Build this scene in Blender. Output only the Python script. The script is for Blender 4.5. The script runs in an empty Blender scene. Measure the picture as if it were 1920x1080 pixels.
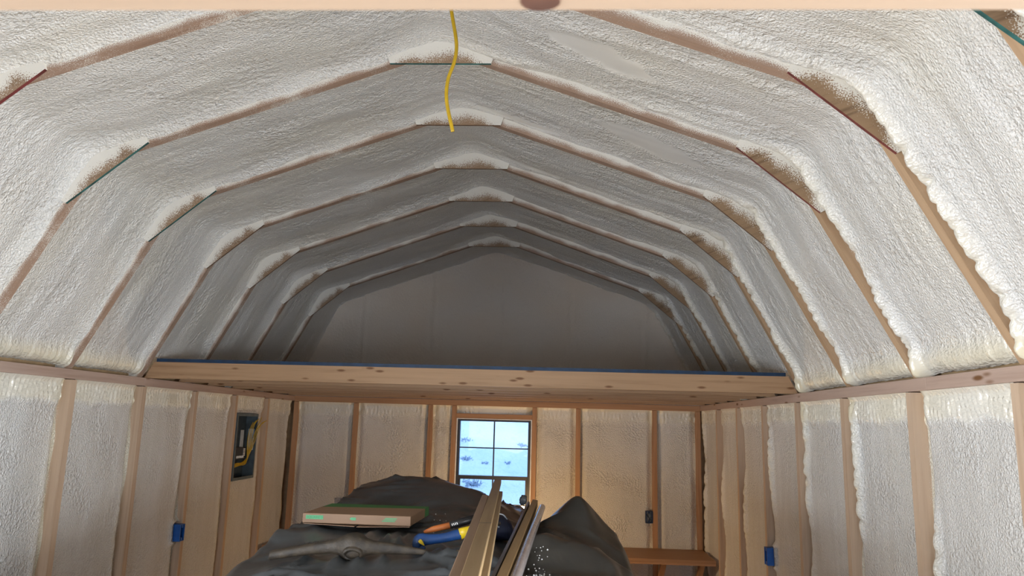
import bpy, math, random
import numpy as np
from mathutils import Vector, Matrix

random.seed(7)
scene = bpy.context.scene
COL = scene.collection
PI = math.pi

# ------------------------------------------------------------------ camera
EZ = 1.70
cd = bpy.data.cameras.new('camera')
cam = bpy.data.objects.new('camera', cd)
COL.objects.link(cam)
cd.sensor_width = 36.0
cd.lens = 1390.0 / 1920.0 * 36.0
cd.clip_start = 0.02
cd.clip_end = 500
right = Vector((0.99860336, 0.04567726, 0.02655034))
fwd = Vector((-0.04974212, 0.98220682, 0.18109525))
up = Vector((-0.01780599, -0.18216299, 0.98310711))
cam.matrix_world = Matrix(((right.x, up.x, -fwd.x, 0.4439), (right.y, up.y, -fwd.y, 0.0),
                           (right.z, up.z, -fwd.z, EZ), (0, 0, 0, 1)))
cd.dof.use_dof = True
cd.dof.focus_distance = 3.6
cd.dof.aperture_fstop = 13
scene.camera = cam

# ------------------------------------------------------------------ world, sun, daylight
world = bpy.data.worlds.new('sky')
scene.world = world
world.use_nodes = True
bg = world.node_tree.nodes['Background']
bg.inputs[0].default_value = (0.37, 0.60, 1.0, 1)
bg.inputs[1].default_value = 2.0

sd = bpy.data.lights.new('sun', 'SUN')
sd.energy = 0.5
sd.angle = 0.02
sd.color = (1.0, 0.95, 0.88)
sun = bpy.data.objects.new('sun', sd)
COL.objects.link(sun)
sun.rotation_euler = Vector((-0.85, 0.12, -0.5)).to_track_quat('-Z', 'Y').to_euler()


def area(name, loc, direction, sx, sy, energy, color, spread=180):
    ld = bpy.data.lights.new(name, 'AREA')
    ld.shape = 'RECTANGLE'
    ld.size = sx
    ld.size_y = sy
    ld.energy = energy
    ld.color = color
    ld.spread = math.radians(spread)
    o = bpy.data.objects.new(name, ld)
    COL.objects.link(o)
    o.location = loc
    o.rotation_euler = Vector(direction).to_track_quat('-Z', 'Y').to_euler()
    return o


# daylight entering by the open double doors in the front wall, behind the photographer
area('door_daylight', (0.0, -2.70, 0.98), (0, 1, 0.0), 2.3, 1.8, 36, (0.88, 0.94, 1.0))
# fill lights added on both sides to brighten walls and roof, no known windows
area('window_daylight_left', (-1.70, 0.592, 1.25), (1, 0.30, -0.22), 0.54, 0.80, 95, (0.91, 0.95, 1.0), 128)
area('window_daylight_right', (1.70, 0.592, 1.25), (-1, 0.30, -0.22), 0.54, 0.80, 95, (0.91, 0.95, 1.0), 128)

vs = scene.view_settings
scene.cycles.max_bounces = 7
scene.cycles.diffuse_bounces = 5
scene.cycles.glossy_bounces = 2
vs.view_transform = 'Standard'
vs.look = 'None'
vs.exposure = 0.0
vs.gamma = 1.0
vs.use_curve_mapping = False

# ------------------------------------------------------------------ numbers of the building
W = 1.729            # half the clear width between stud faces
SP = 0.61            # stud and rafter spacing
Y0 = 3.3185
BACK = Y0 + 5 * SP   # inner face of the back wall studs
FRONT = Y0 - 10 * SP
T = 0.038
D = 0.089
PT = 1.8961          # top of the wall plate
PB = 1.8522
XO = W + D
EAVE = (1.765, PT)
KNEE = (1.348, 2.682)
APEX = (0.0, 3.1647)
GU = (1.143, 2.7555)
GL = (1.4435, 2.502)
GA = 3.0928
GW = 0.2009


# ------------------------------------------------------------------ noise in numpy
def _hash(ix, iy, seed):
    h = (ix.astype(np.int64) * 374761393 + iy.astype(np.int64) * 668265263 + seed * 974634777) & 0xFFFFFFFF
    h = ((h ^ (h >> 13)) * 1274126177) & 0xFFFFFFFF
    h = ((h ^ (h >> 16)) * 2246822519) & 0xFFFFFFFF
    return ((h ^ (h >> 15)) & 0xFFFFFF) / float(0xFFFFFF)


def perlin(x, y, seed=0):
    ix = np.floor(x)
    iy = np.floor(y)
    fx = x - ix
    fy = y - iy
    ux = fx * fx * fx * (fx * (fx * 6 - 15) + 10)
    uy = fy * fy * fy * (fy * (fy * 6 - 15) + 10)

    def g(a, b):
        t = _hash(ix + a, iy + b, seed) * 2 * PI
        return np.cos(t) * (fx - a) + np.sin(t) * (fy - b)
    n0 = g(0, 0) + ux * (g(1, 0) - g(0, 0))
    n1 = g(0, 1) + ux * (g(1, 1) - g(0, 1))
    return (n0 + uy * (n1 - n0)) * 1.4


def fbm(x, y, seed=0, octaves=3):
    r = 0
    a = 1.0
    for o in range(octaves):
        r = r + a * perlin(x * 2 ** o, y * 2 ** o, seed + 17 * o)
        a *= 0.5
    return r


def domes(x, y, seed=0):
    """rounded lumps, one in each unit cell: 1 at a lump's middle, 0 between lumps"""
    ix = np.floor(x)
    iy = np.floor(y)
    best = np.full(np.shape(x), 9.0)
    for a in (-1, 0, 1):
        for b in (-1, 0, 1):
            cx = ix + a + 0.15 + 0.7 * _hash(ix + a, iy + b, seed)
            cy = iy + b + 0.15 + 0.7 * _hash(ix + a, iy + b, seed + 5)
            best = np.minimum(best, (x - cx) ** 2 + (y - cy) ** 2)
    return np.sqrt(np.clip(1 - best * 1.25, 0, 1))


def sstep(a, b, x):
    t = np.clip((x - a) / (b - a), 0, 1)
    return t * t * (3 - 2 * t)


# ------------------------------------------------------------------ materials
def new_mat(name):
    m = bpy.data.materials.new(name)
    m.use_nodes = True
    nt = m.node_tree
    nt.nodes.clear()
    out = nt.nodes.new('ShaderNodeOutputMaterial')
    b = nt.nodes.new('ShaderNodeBsdfPrincipled')
    nt.links.new(b.outputs[0], out.inputs[0])
    return m, nt, b


class N:
    """small node wiring helper"""
    def __init__(self, nt):
        self.nt = nt

    def node(self, kind, **props):
        n = self.nt.nodes.new(kind)
        for k, v in props.items():
            setattr(n, k, v)
        return n

    def link(self, a, b):
        self.nt.links.new(a, b)

    def setin(self, n, key, v):
        if isinstance(v, bpy.types.NodeSocket):
            self.link(v, n.inputs[key])
        else:
            n.inputs[key].default_value = v

    def math(self, op, a, b=0.0, clamp=False):
        n = self.node('ShaderNodeMath', operation=op, use_clamp=clamp)
        self.setin(n, 0, a)
        self.setin(n, 1, b)
        return n.outputs[0]

    def noise(self, vec, scale, detail=2.0, rough=0.5, dim='3D'):
        n = self.node('ShaderNodeTexNoise', noise_dimensions=dim)
        self.setin(n, 'Vector', vec)
        n.inputs['Scale'].default_value = scale
        n.inputs['Detail'].default_value = detail
        n.inputs['Roughness'].default_value = rough
        return n.outputs['Fac']

    def voro(self, vec, scale, feature='F1', smooth=0.6, dim='3D'):
        n = self.node('ShaderNodeTexVoronoi', feature=feature, voronoi_dimensions=dim)
        self.setin(n, 'Vector', vec)
        n.inputs['Scale'].default_value = scale
        if feature == 'SMOOTH_F1':
            n.inputs['Smoothness'].default_value = smooth
        return n.outputs['Distance']

    def mapping(self, vec, scale=(1, 1, 1), loc=(0, 0, 0)):
        n = self.node('ShaderNodeMapping')
        self.link(vec, n.inputs['Vector'])
        n.inputs['Scale'].default_value = scale
        n.inputs['Location'].default_value = loc
        return n.outputs[0]

    def ramp(self, fac, stops):
        n = self.node('ShaderNodeValToRGB')
        self.link(fac, n.inputs[0])
        cr = n.color_ramp
        while len(cr.elements) > 1:
            cr.elements.remove(cr.elements[-1])
        cr.elements[0].position = stops[0][0]
        cr.elements[0].color = (*stops[0][1], 1)
        for p, c in stops[1:]:
            e = cr.elements.new(p)
            e.color = (*c, 1)
        return n.outputs[0]

    def mix(self, fac, a, b):
        n = self.node('ShaderNodeMix', data_type='RGBA')
        self.setin(n, 0, fac)
        for key, v in ((6, a), (7, b)):
            if isinstance(v, bpy.types.NodeSocket):
                self.link(v, n.inputs[key])
            else:
                n.inputs[key].default_value = (*v, 1)
        return n.outputs[2]

    def attr(self, name):
        return self.node('ShaderNodeAttribute', attribute_name=name)

    def smooth(self, x, lo, hi):
        n = self.node('ShaderNodeMapRange', interpolation_type='SMOOTHSTEP')
        self.setin(n, 0, x)
        n.inputs[1].default_value = lo
        n.inputs[2].default_value = hi
        return n.outputs[0]

    def bump(self, height, strength, dist, normal=None):
        n = self.node('ShaderNodeBump')
        self.setin(n, 'Strength', strength)
        n.inputs['Distance'].default_value = dist
        self.link(height, n.inputs['Height'])
        if normal is not None:
            self.link(normal, n.inputs['Normal'])
        return n.outputs[0]


FOAM = (0.73, 0.722, 0.695)


def foam_mat(name, cell=58.0, fine=150.0, strength=0.5, rough=0.36, spec=0.8, cream=(0.72, 0.655, 0.49)):
    m, nt, b = new_mat(name)
    k = N(nt)
    uvw = k.attr('surf').outputs['Vector']
    tint = k.attr('tint').outputs['Fac']
    cut = k.attr('cut').outputs['Fac']
    col = k.mix(tint, FOAM, cream)
    nt.links.new(col, b.inputs['Base Color'])
    b.inputs['Roughness'].default_value = rough
    b.inputs['Specular IOR Level'].default_value = spec
    patch = k.noise(uvw, 5.0, 1, dim='2D')
    warp = k.node('ShaderNodeVectorMath', operation='ADD')
    cmb = k.node('ShaderNodeCombineXYZ')
    k.link(k.math('MULTIPLY', patch, 0.05), cmb.inputs[0])
    k.link(k.math('MULTIPLY', patch, -0.03), cmb.inputs[1])
    k.link(uvw, warp.inputs[0])
    k.link(cmb.outputs[0], warp.inputs[1])
    cells = k.math('SUBTRACT', 1.0, k.voro(warp.outputs[0], cell, 'F1', dim='2D'))
    fineh = k.noise(uvw, fine, 1, dim='2D')
    keep = k.math('SUBTRACT', 1.0, cut)
    amt = k.math('MULTIPLY', k.smooth(patch, 0.30, 0.72), strength)
    height = k.math('ADD', k.math('MULTIPLY', cells, amt), k.math('MULTIPLY', fineh, strength * 0.95))
    nt.links.new(k.bump(height, keep, 0.016), b.inputs['Normal'])
    return m


def wood_mat(name, base, dark, spray=None, knots=0.0, rough=0.55, dustscale=330.0):
    """planed lumber; 'grain' is (along, across, across) in metres; 'cov' runs 0..1 towards the sprayed side"""
    m, nt, b = new_mat(name)
    k = N(nt)
    g = k.attr('grain').outputs['Vector']
    oi = k.node('ShaderNodeObjectInfo')
    cmb = k.node('ShaderNodeCombineXYZ')
    k.link(k.math('MULTIPLY', oi.outputs['Random'], 37.0), cmb.inputs[0])
    k.link(k.math('MULTIPLY', oi.outputs['Random'], 11.0), cmb.inputs[1])
    va = k.node('ShaderNodeVectorMath', operation='ADD')
    k.link(g, va.inputs[0])
    k.link(cmb.outputs[0], va.inputs[1])
    v = va.outputs[0]
    f1 = k.noise(k.mapping(v, (2.2, 55, 55)), 1.0, 4, 0.6)
    f2 = k.noise(k.mapping(v, (0.9, 9, 9)), 1.0, 2)
    f = k.math('MULTIPLY_ADD', f1, 0.65)
    f.node.inputs[2].default_value = 0.0
    f = k.math('ADD', f, k.math('MULTIPLY', f2, 0.35))
    col = k.ramp(f, [(0.30, dark), (0.50, base), (0.75, tuple(min(1, c * 1.12) for c in base))])
    if knots:
        kd = k.voro(k.mapping(v, (3.2, 11, 11)), knots)
        col = k.mix(k.smooth(kd, 0.20, 0.07), col, (0.16, 0.075, 0.03))
    if spray is not None:
        cov = k.attr('cov').outputs['Fac']
        obj = k.node('ShaderNodeTexCoord').outputs['Object']
        dust = k.noise(obj, dustscale, 2, 0.6)
        blot = k.noise(obj, 9.0, 2)
        a = k.math('ADD', k.math('MULTIPLY', cov, 1.5), k.math('MULTIPLY', dust, 1.6))
        a = k.math('ADD', a, k.math('MULTIPLY', blot, 0.8))
        fac = k.smooth(a, spray, spray + 0.22)
        col = k.mix(fac, col, (0.78, 0.755, 0.69))
    nt.links.new(col, b.inputs['Base Color'])
    b.inputs['Roughness'].default_value = rough
    b.inputs['Specular IOR Level'].default_value = 0.3
    nt.links.new(k.bump(f1, 0.25, 0.002), b.inputs['Normal'])
    return m


def plain_mat(name, color, rough=0.5, metallic=0.0, bump=0.0, scale=60.0, var=0.12, spec=0.5):
    m, nt, b = new_mat(name)
    k = N(nt)
    obj = k.node('ShaderNodeTexCoord').outputs['Object']
    n = k.noise(obj, scale * 0.3, 3)
    dk = tuple(c * (1 - var) for c in color)
    lt = tuple(min(1, c * (1 + var)) for c in color)
    nt.links.new(k.mix(k.smooth(n, 0.3, 0.7), dk, lt), b.inputs['Base Color'])
    b.inputs['Roughness'].default_value = rough
    b.inputs['Metallic'].default_value = metallic
    b.inputs['Specular IOR Level'].default_value = spec
    if bump:
        nt.links.new(k.bump(k.noise(obj, scale, 3), bump, 0.003), b.inputs['Normal'])
    return m


M = {}
M['foam_roof'] = foam_mat('sprayed foam roof', 46, 150, 0.50, 0.32)
M['foam_wall'] = foam_mat('sprayed foam walls', 60, 150, 0.50, 0.27, 1.0)
M['foam_gable'] = foam_mat('sprayed foam gable', 40, 120, 0.22, 0.5, 0.5, (0.74, 0.64, 0.53))
PINK = (0.36, 0.245, 0.18)
PINKD = (0.26, 0.165, 0.115)
TAN = (0.46, 0.315, 0.195)
TAND = (0.35, 0.22, 0.125)
M['stud'] = wood_mat('stud pine', (0.52, 0.385, 0.275), (0.42, 0.29, 0.195), 2.1)
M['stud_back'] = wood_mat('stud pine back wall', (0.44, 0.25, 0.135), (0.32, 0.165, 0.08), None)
M['plate'] = wood_mat('reddish plate pine', (0.43, 0.315, 0.255), (0.33, 0.225, 0.175), None, 1.6)
M['rafter_left'] = wood_mat('rafter heavily dusted', PINK, PINKD, 1.28)
M['rafter_right'] = wood_mat('rafter lightly dusted', PINK, PINKD, 1.38)
M['rafter_bare'] = wood_mat('rafter bare', TAN, TAND, 1.85)
M['gusset_left'] = wood_mat('gusset board dusted', (0.30, 0.20, 0.125), (0.17, 0.10, 0.055), 1.36, dustscale=240)
M['gusset_right'] = wood_mat('gusset board half dusted', (0.29, 0.19, 0.11), (0.13, 0.075, 0.04), 1.62, dustscale=240)
M['loft'] = wood_mat('loft joist pine', (0.385, 0.24, 0.135), (0.27, 0.155, 0.08), None, 1.9)
M['joist_pale'] = wood_mat('pale joist pine', (0.37, 0.275, 0.20), (0.31, 0.22, 0.155), None, 1.0)
M['osb'] = wood_mat('deck board', (0.26, 0.155, 0.075), (0.17, 0.10, 0.045), None)
M['red'] = plain_mat('dark red sealed board edge', (0.16, 0.035, 0.035), 0.5, var=0.4)
M['teal'] = plain_mat('teal sealed board edge', (0.03, 0.13, 0.125), 0.5, var=0.5)
M['edge'] = plain_mat('brown board edge', (0.20, 0.12, 0.075), 0.6, var=0.3)
M['blue_edge'] = plain_mat('blue sealed deck edge', (0.003, 0.026, 0.070), 0.45, var=0.25)
M['sheathing'] = plain_mat('sheathing board', (0.45, 0.31, 0.17), 0.7)
M['floor'] = wood_mat('plywood floor', (0.50, 0.36, 0.22), (0.36, 0.24, 0.13), None)


# ------------------------------------------------------------------ mesh helpers
def link(o, parent=None):
    COL.objects.link(o)
    if parent is not None:
        o.parent = parent
    return o


def tag(o, label=None, cat=None, group=None, kind=None):
    if label:
        o['label'] = label
    if cat:
        o['category'] = cat
    if group:
        o['group'] = group
    if kind:
        o['kind'] = kind
    return o


def mesh_np(name, V, F, smooth=False):
    """V (n,3) array, F list of tuples or (k,4) array"""
    me = bpy.data.meshes.new(name)
    V = np.asarray(V, dtype=np.float32)
    if isinstance(F, np.ndarray):
        nf, w = F.shape
        me.vertices.add(len(V))
        me.vertices.foreach_set('co', V.ravel())
        me.loops.add(nf * w)
        me.loops.foreach_set('vertex_index', F.astype(np.int32).ravel())
        me.polygons.add(nf)
        me.polygons.foreach_set('loop_start', np.arange(0, nf * w, w, dtype=np.int32))
        me.update(calc_edges=True)
    else:
        me.from_pydata([tuple(map(float, v)) for v in V], [], [tuple(int(i) for i in f) for f in F])
        me.update()
    if smooth:
        me.polygons.foreach_set('use_smooth', [True] * len(me.polygons))
    return me


def fattr(me, name, vals):
    a = me.attributes.new(name, 'FLOAT', 'POINT')
    a.data.foreach_set('value', np.asarray(vals, dtype=np.float32).ravel())


def vattr(me, name, vals):
    a = me.attributes.new(name, 'FLOAT_VECTOR', 'POINT')
    a.data.foreach_set('vector', np.asarray(vals, dtype=np.float32).ravel())


def set_grain(me, axis):
    ax = Vector(axis).normalized()
    o1 = ax.orthogonal().normalized()
    if abs(ax.x) < 1e-6:
        o1 = Vector((1, 0, 0))
    elif abs(ax.y) < 1e-6:
        o1 = Vector((0, 1, 0))
    o2 = ax.cross(o1)
    n = len(me.vertices)
    co = np.empty(n * 3, dtype=np.float32)
    me.vertices.foreach_get('co', co)
    co = co.reshape(-1, 3)
    Rm = np.array([ax, o1, o2])
    vattr(me, 'grain', co @ Rm.T)


def obj(name, me, mat, parent=None):
    mats = mat if isinstance(mat, (list, tuple)) else [mat]
    for m in mats:
        me.materials.append(M[m] if isinstance(m, str) else m)
    o = bpy.data.objects.new(name, me)
    return link(o, parent)


def empty(name, loc=(0, 0, 0), parent=None):
    o = bpy.data.objects.new(name, None)
    o.location = loc
    o.empty_display_size = 0.1
    return link(o, parent)


BOXF = [(0, 3, 2, 1), (4, 5, 6, 7), (0, 1, 5, 4), (1, 2, 6, 5), (2, 3, 7, 6), (3, 0, 4, 7)]


def box_me(name, lo, hi, axis=(0, 0, 1), cov=None):
    x0, y0, z0 = lo
    x1, y1, z1 = hi
    V = [(x0, y0, z0), (x1, y0, z0), (x1, y1, z0), (x0, y1, z0), (x0, y0, z1), (x1, y0, z1), (x1, y1, z1), (x0, y1, z1)]
    me = mesh_np(name, V, BOXF)
    set_grain(me, axis)
    if cov:
        fattr(me, 'cov', [cov(v) for v in V])
    return me


def bevel(o, w=0.003, seg=2):
    m = o.modifiers.new('soft edge', 'BEVEL')
    m.width = w
    m.segments = seg
    m.limit_method = 'ANGLE'
    return o


def box(name, lo, hi, mat, parent=None, axis=(0, 0, 1), cov=None, bev=0.0):
    o = obj(name, box_me(name, lo, hi, axis, cov), mat, parent)
    if bev:
        bevel(o, bev)
    return o


def grid_faces(n, m):
    i = np.arange(n - 1)[:, None] * m + np.arange(m - 1)[None, :]
    i = i.ravel()
    return np.stack([i, i + m, i + m + 1, i + 1], axis=1)


def tube_me(name, pts, r, seg=8, caps=True):
    """swept tube; r a number or one (ra, rb) per point"""
    pts = [Vector(p) for p in pts]
    V, F = [], []
    n = len(pts)
    ref = None
    for i, p in enumerate(pts):
        t = (pts[min(i + 1, n - 1)] - pts[max(i - 1, 0)]).normalized()
        if ref is None:
            ref = t.cross(Vector((0, 0, 1)))
            if ref.length < 0.1:
                ref = t.cross(Vector((0, 1, 0)))
        a = (ref - t * ref.dot(t)).normalized()
        ref = a
        b = t.cross(a)
        rr = r[i] if isinstance(r, (list, tuple)) else r
        ra, rb = rr if isinstance(rr, (list, tuple)) else (rr, rr)
        for s in range(seg):
            q = 2 * PI * s / seg
            V.append(p + a * (ra * math.cos(q)) + b * (rb * math.sin(q)))
    for i in range(n - 1):
        for s in range(seg):
            s2 = (s + 1) % seg
            F.append((i * seg + s, i * seg + s2, (i + 1) * seg + s2, (i + 1) * seg + s))
    if caps:
        F.append(tuple(range(seg - 1, -1, -1)))
        F.append(tuple((n - 1) * seg + s for s in range(seg)))
    me = mesh_np(name, V, F, True)
    return me


def smooth_path(pts, n=40):
    P = np.array(pts, float)
    t = np.linspace(0, len(P) - 1, n)
    out = []
    for q in t:
        i = int(min(max(math.floor(q), 0), len(P) - 2))
        u = q - i
        p0, p1, p2, p3 = P[max(i - 1, 0)], P[i], P[i + 1], P[min(i + 2, len(P) - 1)]
        out.append(0.5 * ((2 * p1) + (p2 - p0) * u + (2 * p0 - 5 * p1 + 4 * p2 - p3) * u * u + (3 * p1 - p0 - 3 * p2 + p3) * u ** 3))
    return [tuple(o) for o in out]


# ------------------------------------------------------------------ the shell
floor = box('floor', (-XO, FRONT - D, -0.05), (XO, BACK + D, 0.0), 'floor', None, (0, 1, 0))
tag(floor, 'plywood floor of the shed', 'floor', kind='structure')

wall_left = box('wall_left', (-XO - 0.014, FRONT - D, 0.0), (-XO, BACK + D, PT + 0.06), 'sheathing')
tag(wall_left, 'long framed wall on the side with the breaker panel', 'wall', kind='structure')
wall_right = box('wall_right', (XO, FRONT - D, 0.0), (XO + 0.014, BACK + D, PT + 0.06), 'sheathing')
tag(wall_right, 'long framed wall facing the breaker panel', 'wall', kind='structure')


def prism_x(name, polys, y0, y1, mat, parent=None, axis=(1, 0, 0)):
    """boards standing across the building: list of (x,z) polygons pulled from y0 to y1"""
    V, F = [], []
    for poly in polys:
        b = len(V)
        n = len(poly)
        V += [(x, y0, z) for x, z in poly] + [(x, y1, z) for x, z in poly]
        F.append(tuple(b + i for i in range(n)))
        F.append(tuple(b + n + i for i in reversed(range(n))))
        for i in range(n):
            j = (i + 1) % n
            F.append((b + j, b + i, b + n + i, b + n + j))
    me = mesh_np(name, V, F)
    set_grain(me, axis)
    return obj(name, me, mat, parent)


# back sheathing with the window opening
WX0, WX1, WZ0, WZ1 = -0.322, 0.322, 0.83, 1.743
RAFO = 0.115
gable = [(-XO, PT), (-1.44, 2.75), (0, 3.30), (1.44, 2.75), (XO, PT)]
wall_back = prism_x('wall_back', [
    [(-XO, 0), (WX0, 0), (WX0, PT), (-XO, PT)],
    [(WX1, 0), (XO, 0), (XO, PT), (WX1, PT)],
    [(WX0, 0), (WX1, 0), (WX1, WZ0), (WX0, WZ0)],
    [(WX0, WZ1), (WX1, WZ1), (WX1, PT), (WX0, PT)],
    gable], BACK + D, BACK + D + 0.014, 'sheathing')
tag(wall_back, 'end wall with the window under the loft', 'wall', kind='structure')
wall_front = prism_x('wall_front', [
    [(-XO, 0), (-1.18, 0), (-1.18, PT), (-XO, PT)],
    [(1.18, 0), (XO, 0), (XO, PT), (1.18, PT)],
    gable], FRONT - D - 0.014, FRONT - D, 'sheathing')
tag(wall_front, 'end wall with the open double doorway behind the viewer', 'wall', kind='structure')

# roof sheathing
ro = [(-XO - 0.08, PT - 0.06), (-1.46, 2.775), (0, 3.30), (1.46, 2.775), (XO + 0.08, PT - 0.06)]
V, F = [], []
for y in (FRONT - D - 0.02, BACK + D + 0.02):
    for dz in (0, 0.02):
        V += [(x * (1 + dz), y, z + dz) for x, z in ro]
n = len(ro)
for i in range(n - 1):
    F += [(i, i + 1, 2 * n + i + 1, 2 * n + i), (n + i + 1, n + i, 3 * n + i, 3 * n + i + 1)]
ceiling = obj('ceiling', mesh_np('ceiling', V, F), 'sheathing')
tag(ceiling, 'barn-style gambrel roof lined with white spray foam', 'ceiling', kind='structure')

# ------------------------------------------------------------------ roof trusses
def offs(p, q, d):
    """p moved by d to the outside of the line p-q (seen from the room)"""
    t = Vector((q[0] - p[0], q[1] - p[1])).normalized()
    return t


def truss_geometry():
    low = (Vector(KNEE) - Vector(EAVE)).normalized()
    upp = (Vector(APEX) - Vector(KNEE)).normalized()
    nl = Vector((low.y, -low.x))       # outwards for the +x side
    nu = Vector((upp.y, -upp.x))
    if nl.x < 0:
        nl = -nl
    if nu.y < 0:
        nu = -nu
    # outer knee
    a = Vector(EAVE) + nl * D
    b = Vector(APEX) + nu * D
    den = low.x * (-upp.y) - low.y * (-upp.x)
    r = b - a
    t = (r.x * (-upp.y) - r.y * (-upp.x)) / den
    ko = a + low * t
    eo = a - low * ((a.y - PT) / low.y)
    ao = Vector((0, b.y - upp.y / upp.x * b.x))
    return low, upp, nl, nu, ko, eo, ao


low, upp, nl, nu, KO, EO, AO = truss_geometry()


def rafter_me(name, quad, y0, y1, axis, covs):
    V = [(x, y0, z) for x, z in quad] + [(x, y1, z) for x, z in quad]
    F = [(0, 1, 2, 3), (7, 6, 5, 4), (1, 0, 4, 5), (2, 1, 5, 6), (3, 2, 6, 7), (0, 3, 7, 4)]
    me = mesh_np(name, V, F)
    set_grain(me, axis)
    # dust only on the face towards the viewer; the far face has as much
    fattr(me, 'cov', list(covs) * 2)
    return me


RAFT = {}
for sgn, side in ((-1, 'left'), (1, 'right')):
    S = lambda p: (sgn * p[0], p[1])
    RAFT[side, 'low'] = rafter_me('rafter_low_' + side, [S(EAVE), S(KNEE), S(KO), S(EO)], 0, T,
                                  (sgn * low.x, 0, low.y), (0, 0, 1, 1))
    RAFT[side, 'upp'] = rafter_me('rafter_upp_' + side, [S(KNEE), S(APEX), S(AO), S(KO)], 0, T,
                                  (sgn * upp.x, 0, upp.y), (0, 0, 1, 1))
for key, mt in ((('left', 'low'), 'rafter_left'), (('left', 'upp'), 'rafter_left'),
                (('right', 'low'), 'rafter_bare'), (('right', 'upp'), 'rafter_right')):
    RAFT[key].materials.append(M[mt])


def gusset_me(name, inner, outer, na=24, nb=9):
    """a flat board filling the corner: 'inner' the straight sawn edge, 'outer' three points along the roof side"""
    A, B = Vector(inner[0]), Vector(inner[1])
    o0, o1, o2 = [Vector(p) for p in outer]
    V, cov = [], []
    for y in (-0.012, 0.0):
        for i in range(na + 1):
            a = i / na
            p = A.lerp(B, a)
            q = o0.lerp(o1, a * 2) if a < 0.5 else o1.lerp(o2, a * 2 - 1)
            for j in range(nb + 1):
                b = j / nb
                r = p.lerp(q, b)
                V.append((r.x, y, r.y))
                dist = b * (q - p).length
                endd = min(a, 1 - a)
                cov.append(min(1, dist / 0.15 + max(0, 0.22 - endd) * 2.0))
    m = nb + 1
    n = (na + 1) * m
    F, mi = [], []
    for i in range(na):
        for j in range(nb):
            k = i * m + j
            F.append((k, k + 1, k + m + 1, k + m)); mi.append(0)
            F.append((n + k, n + k + m, n + k + m + 1, n + k + 1)); mi.append(0)
        k = i * m
        F.append((k, k + m, n + k + m, n + k)); mi.append(1)
        k = i * m + nb
        F.append((k, n + k, n + k + m, k + m)); mi.append(0)
    for j in range(nb):
        F.append((j, n + j, n + j + 1, j + 1)); mi.append(0)
        k = na * m + j
        F.append((k, k + 1, n + k + 1, n + k)); mi.append(0)
    me = mesh_np(name, V, F)
    me.polygons.foreach_set('material_index', mi)
    set_grain(me, (1, 0, 0.4))
    fattr(me, 'cov', cov)
    return me


def gussets(kind, edge):
    if kind == 'apex':
        e = Vector((GW, GA)) + nu * D
        me = gusset_me('gusset', [(-GW, GA), (GW, GA)], [(-e.x, e.y), (0, AO.y), (e.x, e.y)])
        mt = 'gusset_left'
    else:
        s = -1 if kind == 'left' else 1
        u = Vector(GU) + nu * D
        l = Vector(GL) + nl * D
        me = gusset_me('gusset', [(s * GU[0], GU[1]), (s * GL[0], GL[1])],
                       [(s * u.x, u.y), (s * KO.x, KO.y), (s * l.x, l.y)])
        mt = 'gusset_left' if s < 0 else 'gusset_right'
    me.materials.append(M[mt])
    me.materials.append(M[edge])
    return me


GCACHE = {}
EDGES = {-3: ('edge', 'teal', 'teal'), -2: ('red', 'teal', 'red'), -1: ('teal', 'teal', 'red'), 0: ('teal', 'edge', 'edge')}
for k in range(-9, 5):
    tr = empty('roof_truss', (0, Y0 + k * SP, 0), ceiling)
    for key in (('left', 'low'), ('left', 'upp'), ('right', 'low'), ('right', 'upp')):
        link(bpy.data.objects.new('rafter', RAFT[key]), tr)
    for kind, edge in zip(('left', 'apex', 'right'), EDGES.get(k, ('edge', 'edge', 'edge'))):
        if (kind, edge) not in GCACHE:
            GCACHE[kind, edge] = gussets(kind, edge)
        o = link(bpy.data.objects.new('gusset', GCACHE[kind, edge]), tr)
        if edge in ('red', 'teal'):
            o['label'] = 'gusset board with a %s sealed edge' % ('dark red' if edge == 'red' else 'teal')

# ------------------------------------------------------------------ roof foam, one piece in each bay
def roof_line(du):
    pts = [(-EAVE[0], EAVE[1]), (-KNEE[0], KNEE[1]), APEX, KNEE, EAVE]
    P = np.array(pts)
    seg = np.linalg.norm(np.diff(P, axis=0), axis=1)
    cum = np.concatenate([[0], np.cumsum(seg)])
    nn = int(cum[-1] / du) + 1
    s = np.linspace(0, cum[-1], nn)
    x = np.interp(s, cum, P[:, 0])
    z = np.interp(s, cum, P[:, 1])
    w = max(1, int(0.075 / (s[1] - s[0])))
    ker = np.hanning(2 * w + 3)[1:-1]
    ker /= ker.sum()

    def sm(a):
        lo = 2 * a[0] - a[1:w + 1][::-1]
        hi = 2 * a[-1] - a[-w - 1:-1][::-1]
        return np.convolve(np.concatenate([lo, a, hi]), ker, 'valid')
    x, z = sm(x), sm(z)
    tx, tz = np.gradient(x), np.gradient(z)
    l = np.hypot(tx, tz)
    return s, x, z, -tz / l, tx / l, cum


CUTS = [(-2, 2.95, 0.30, 0.16, 0.09), (-1, 3.22, 0.30, 0.20, 0.10), (-1, 2.62, 0.53, 0.22, 0.022), (0, 2.66, 0.52, 0.20, 0.02), (-3, 2.70, 0.50, 0.10, 0.06)]


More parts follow.
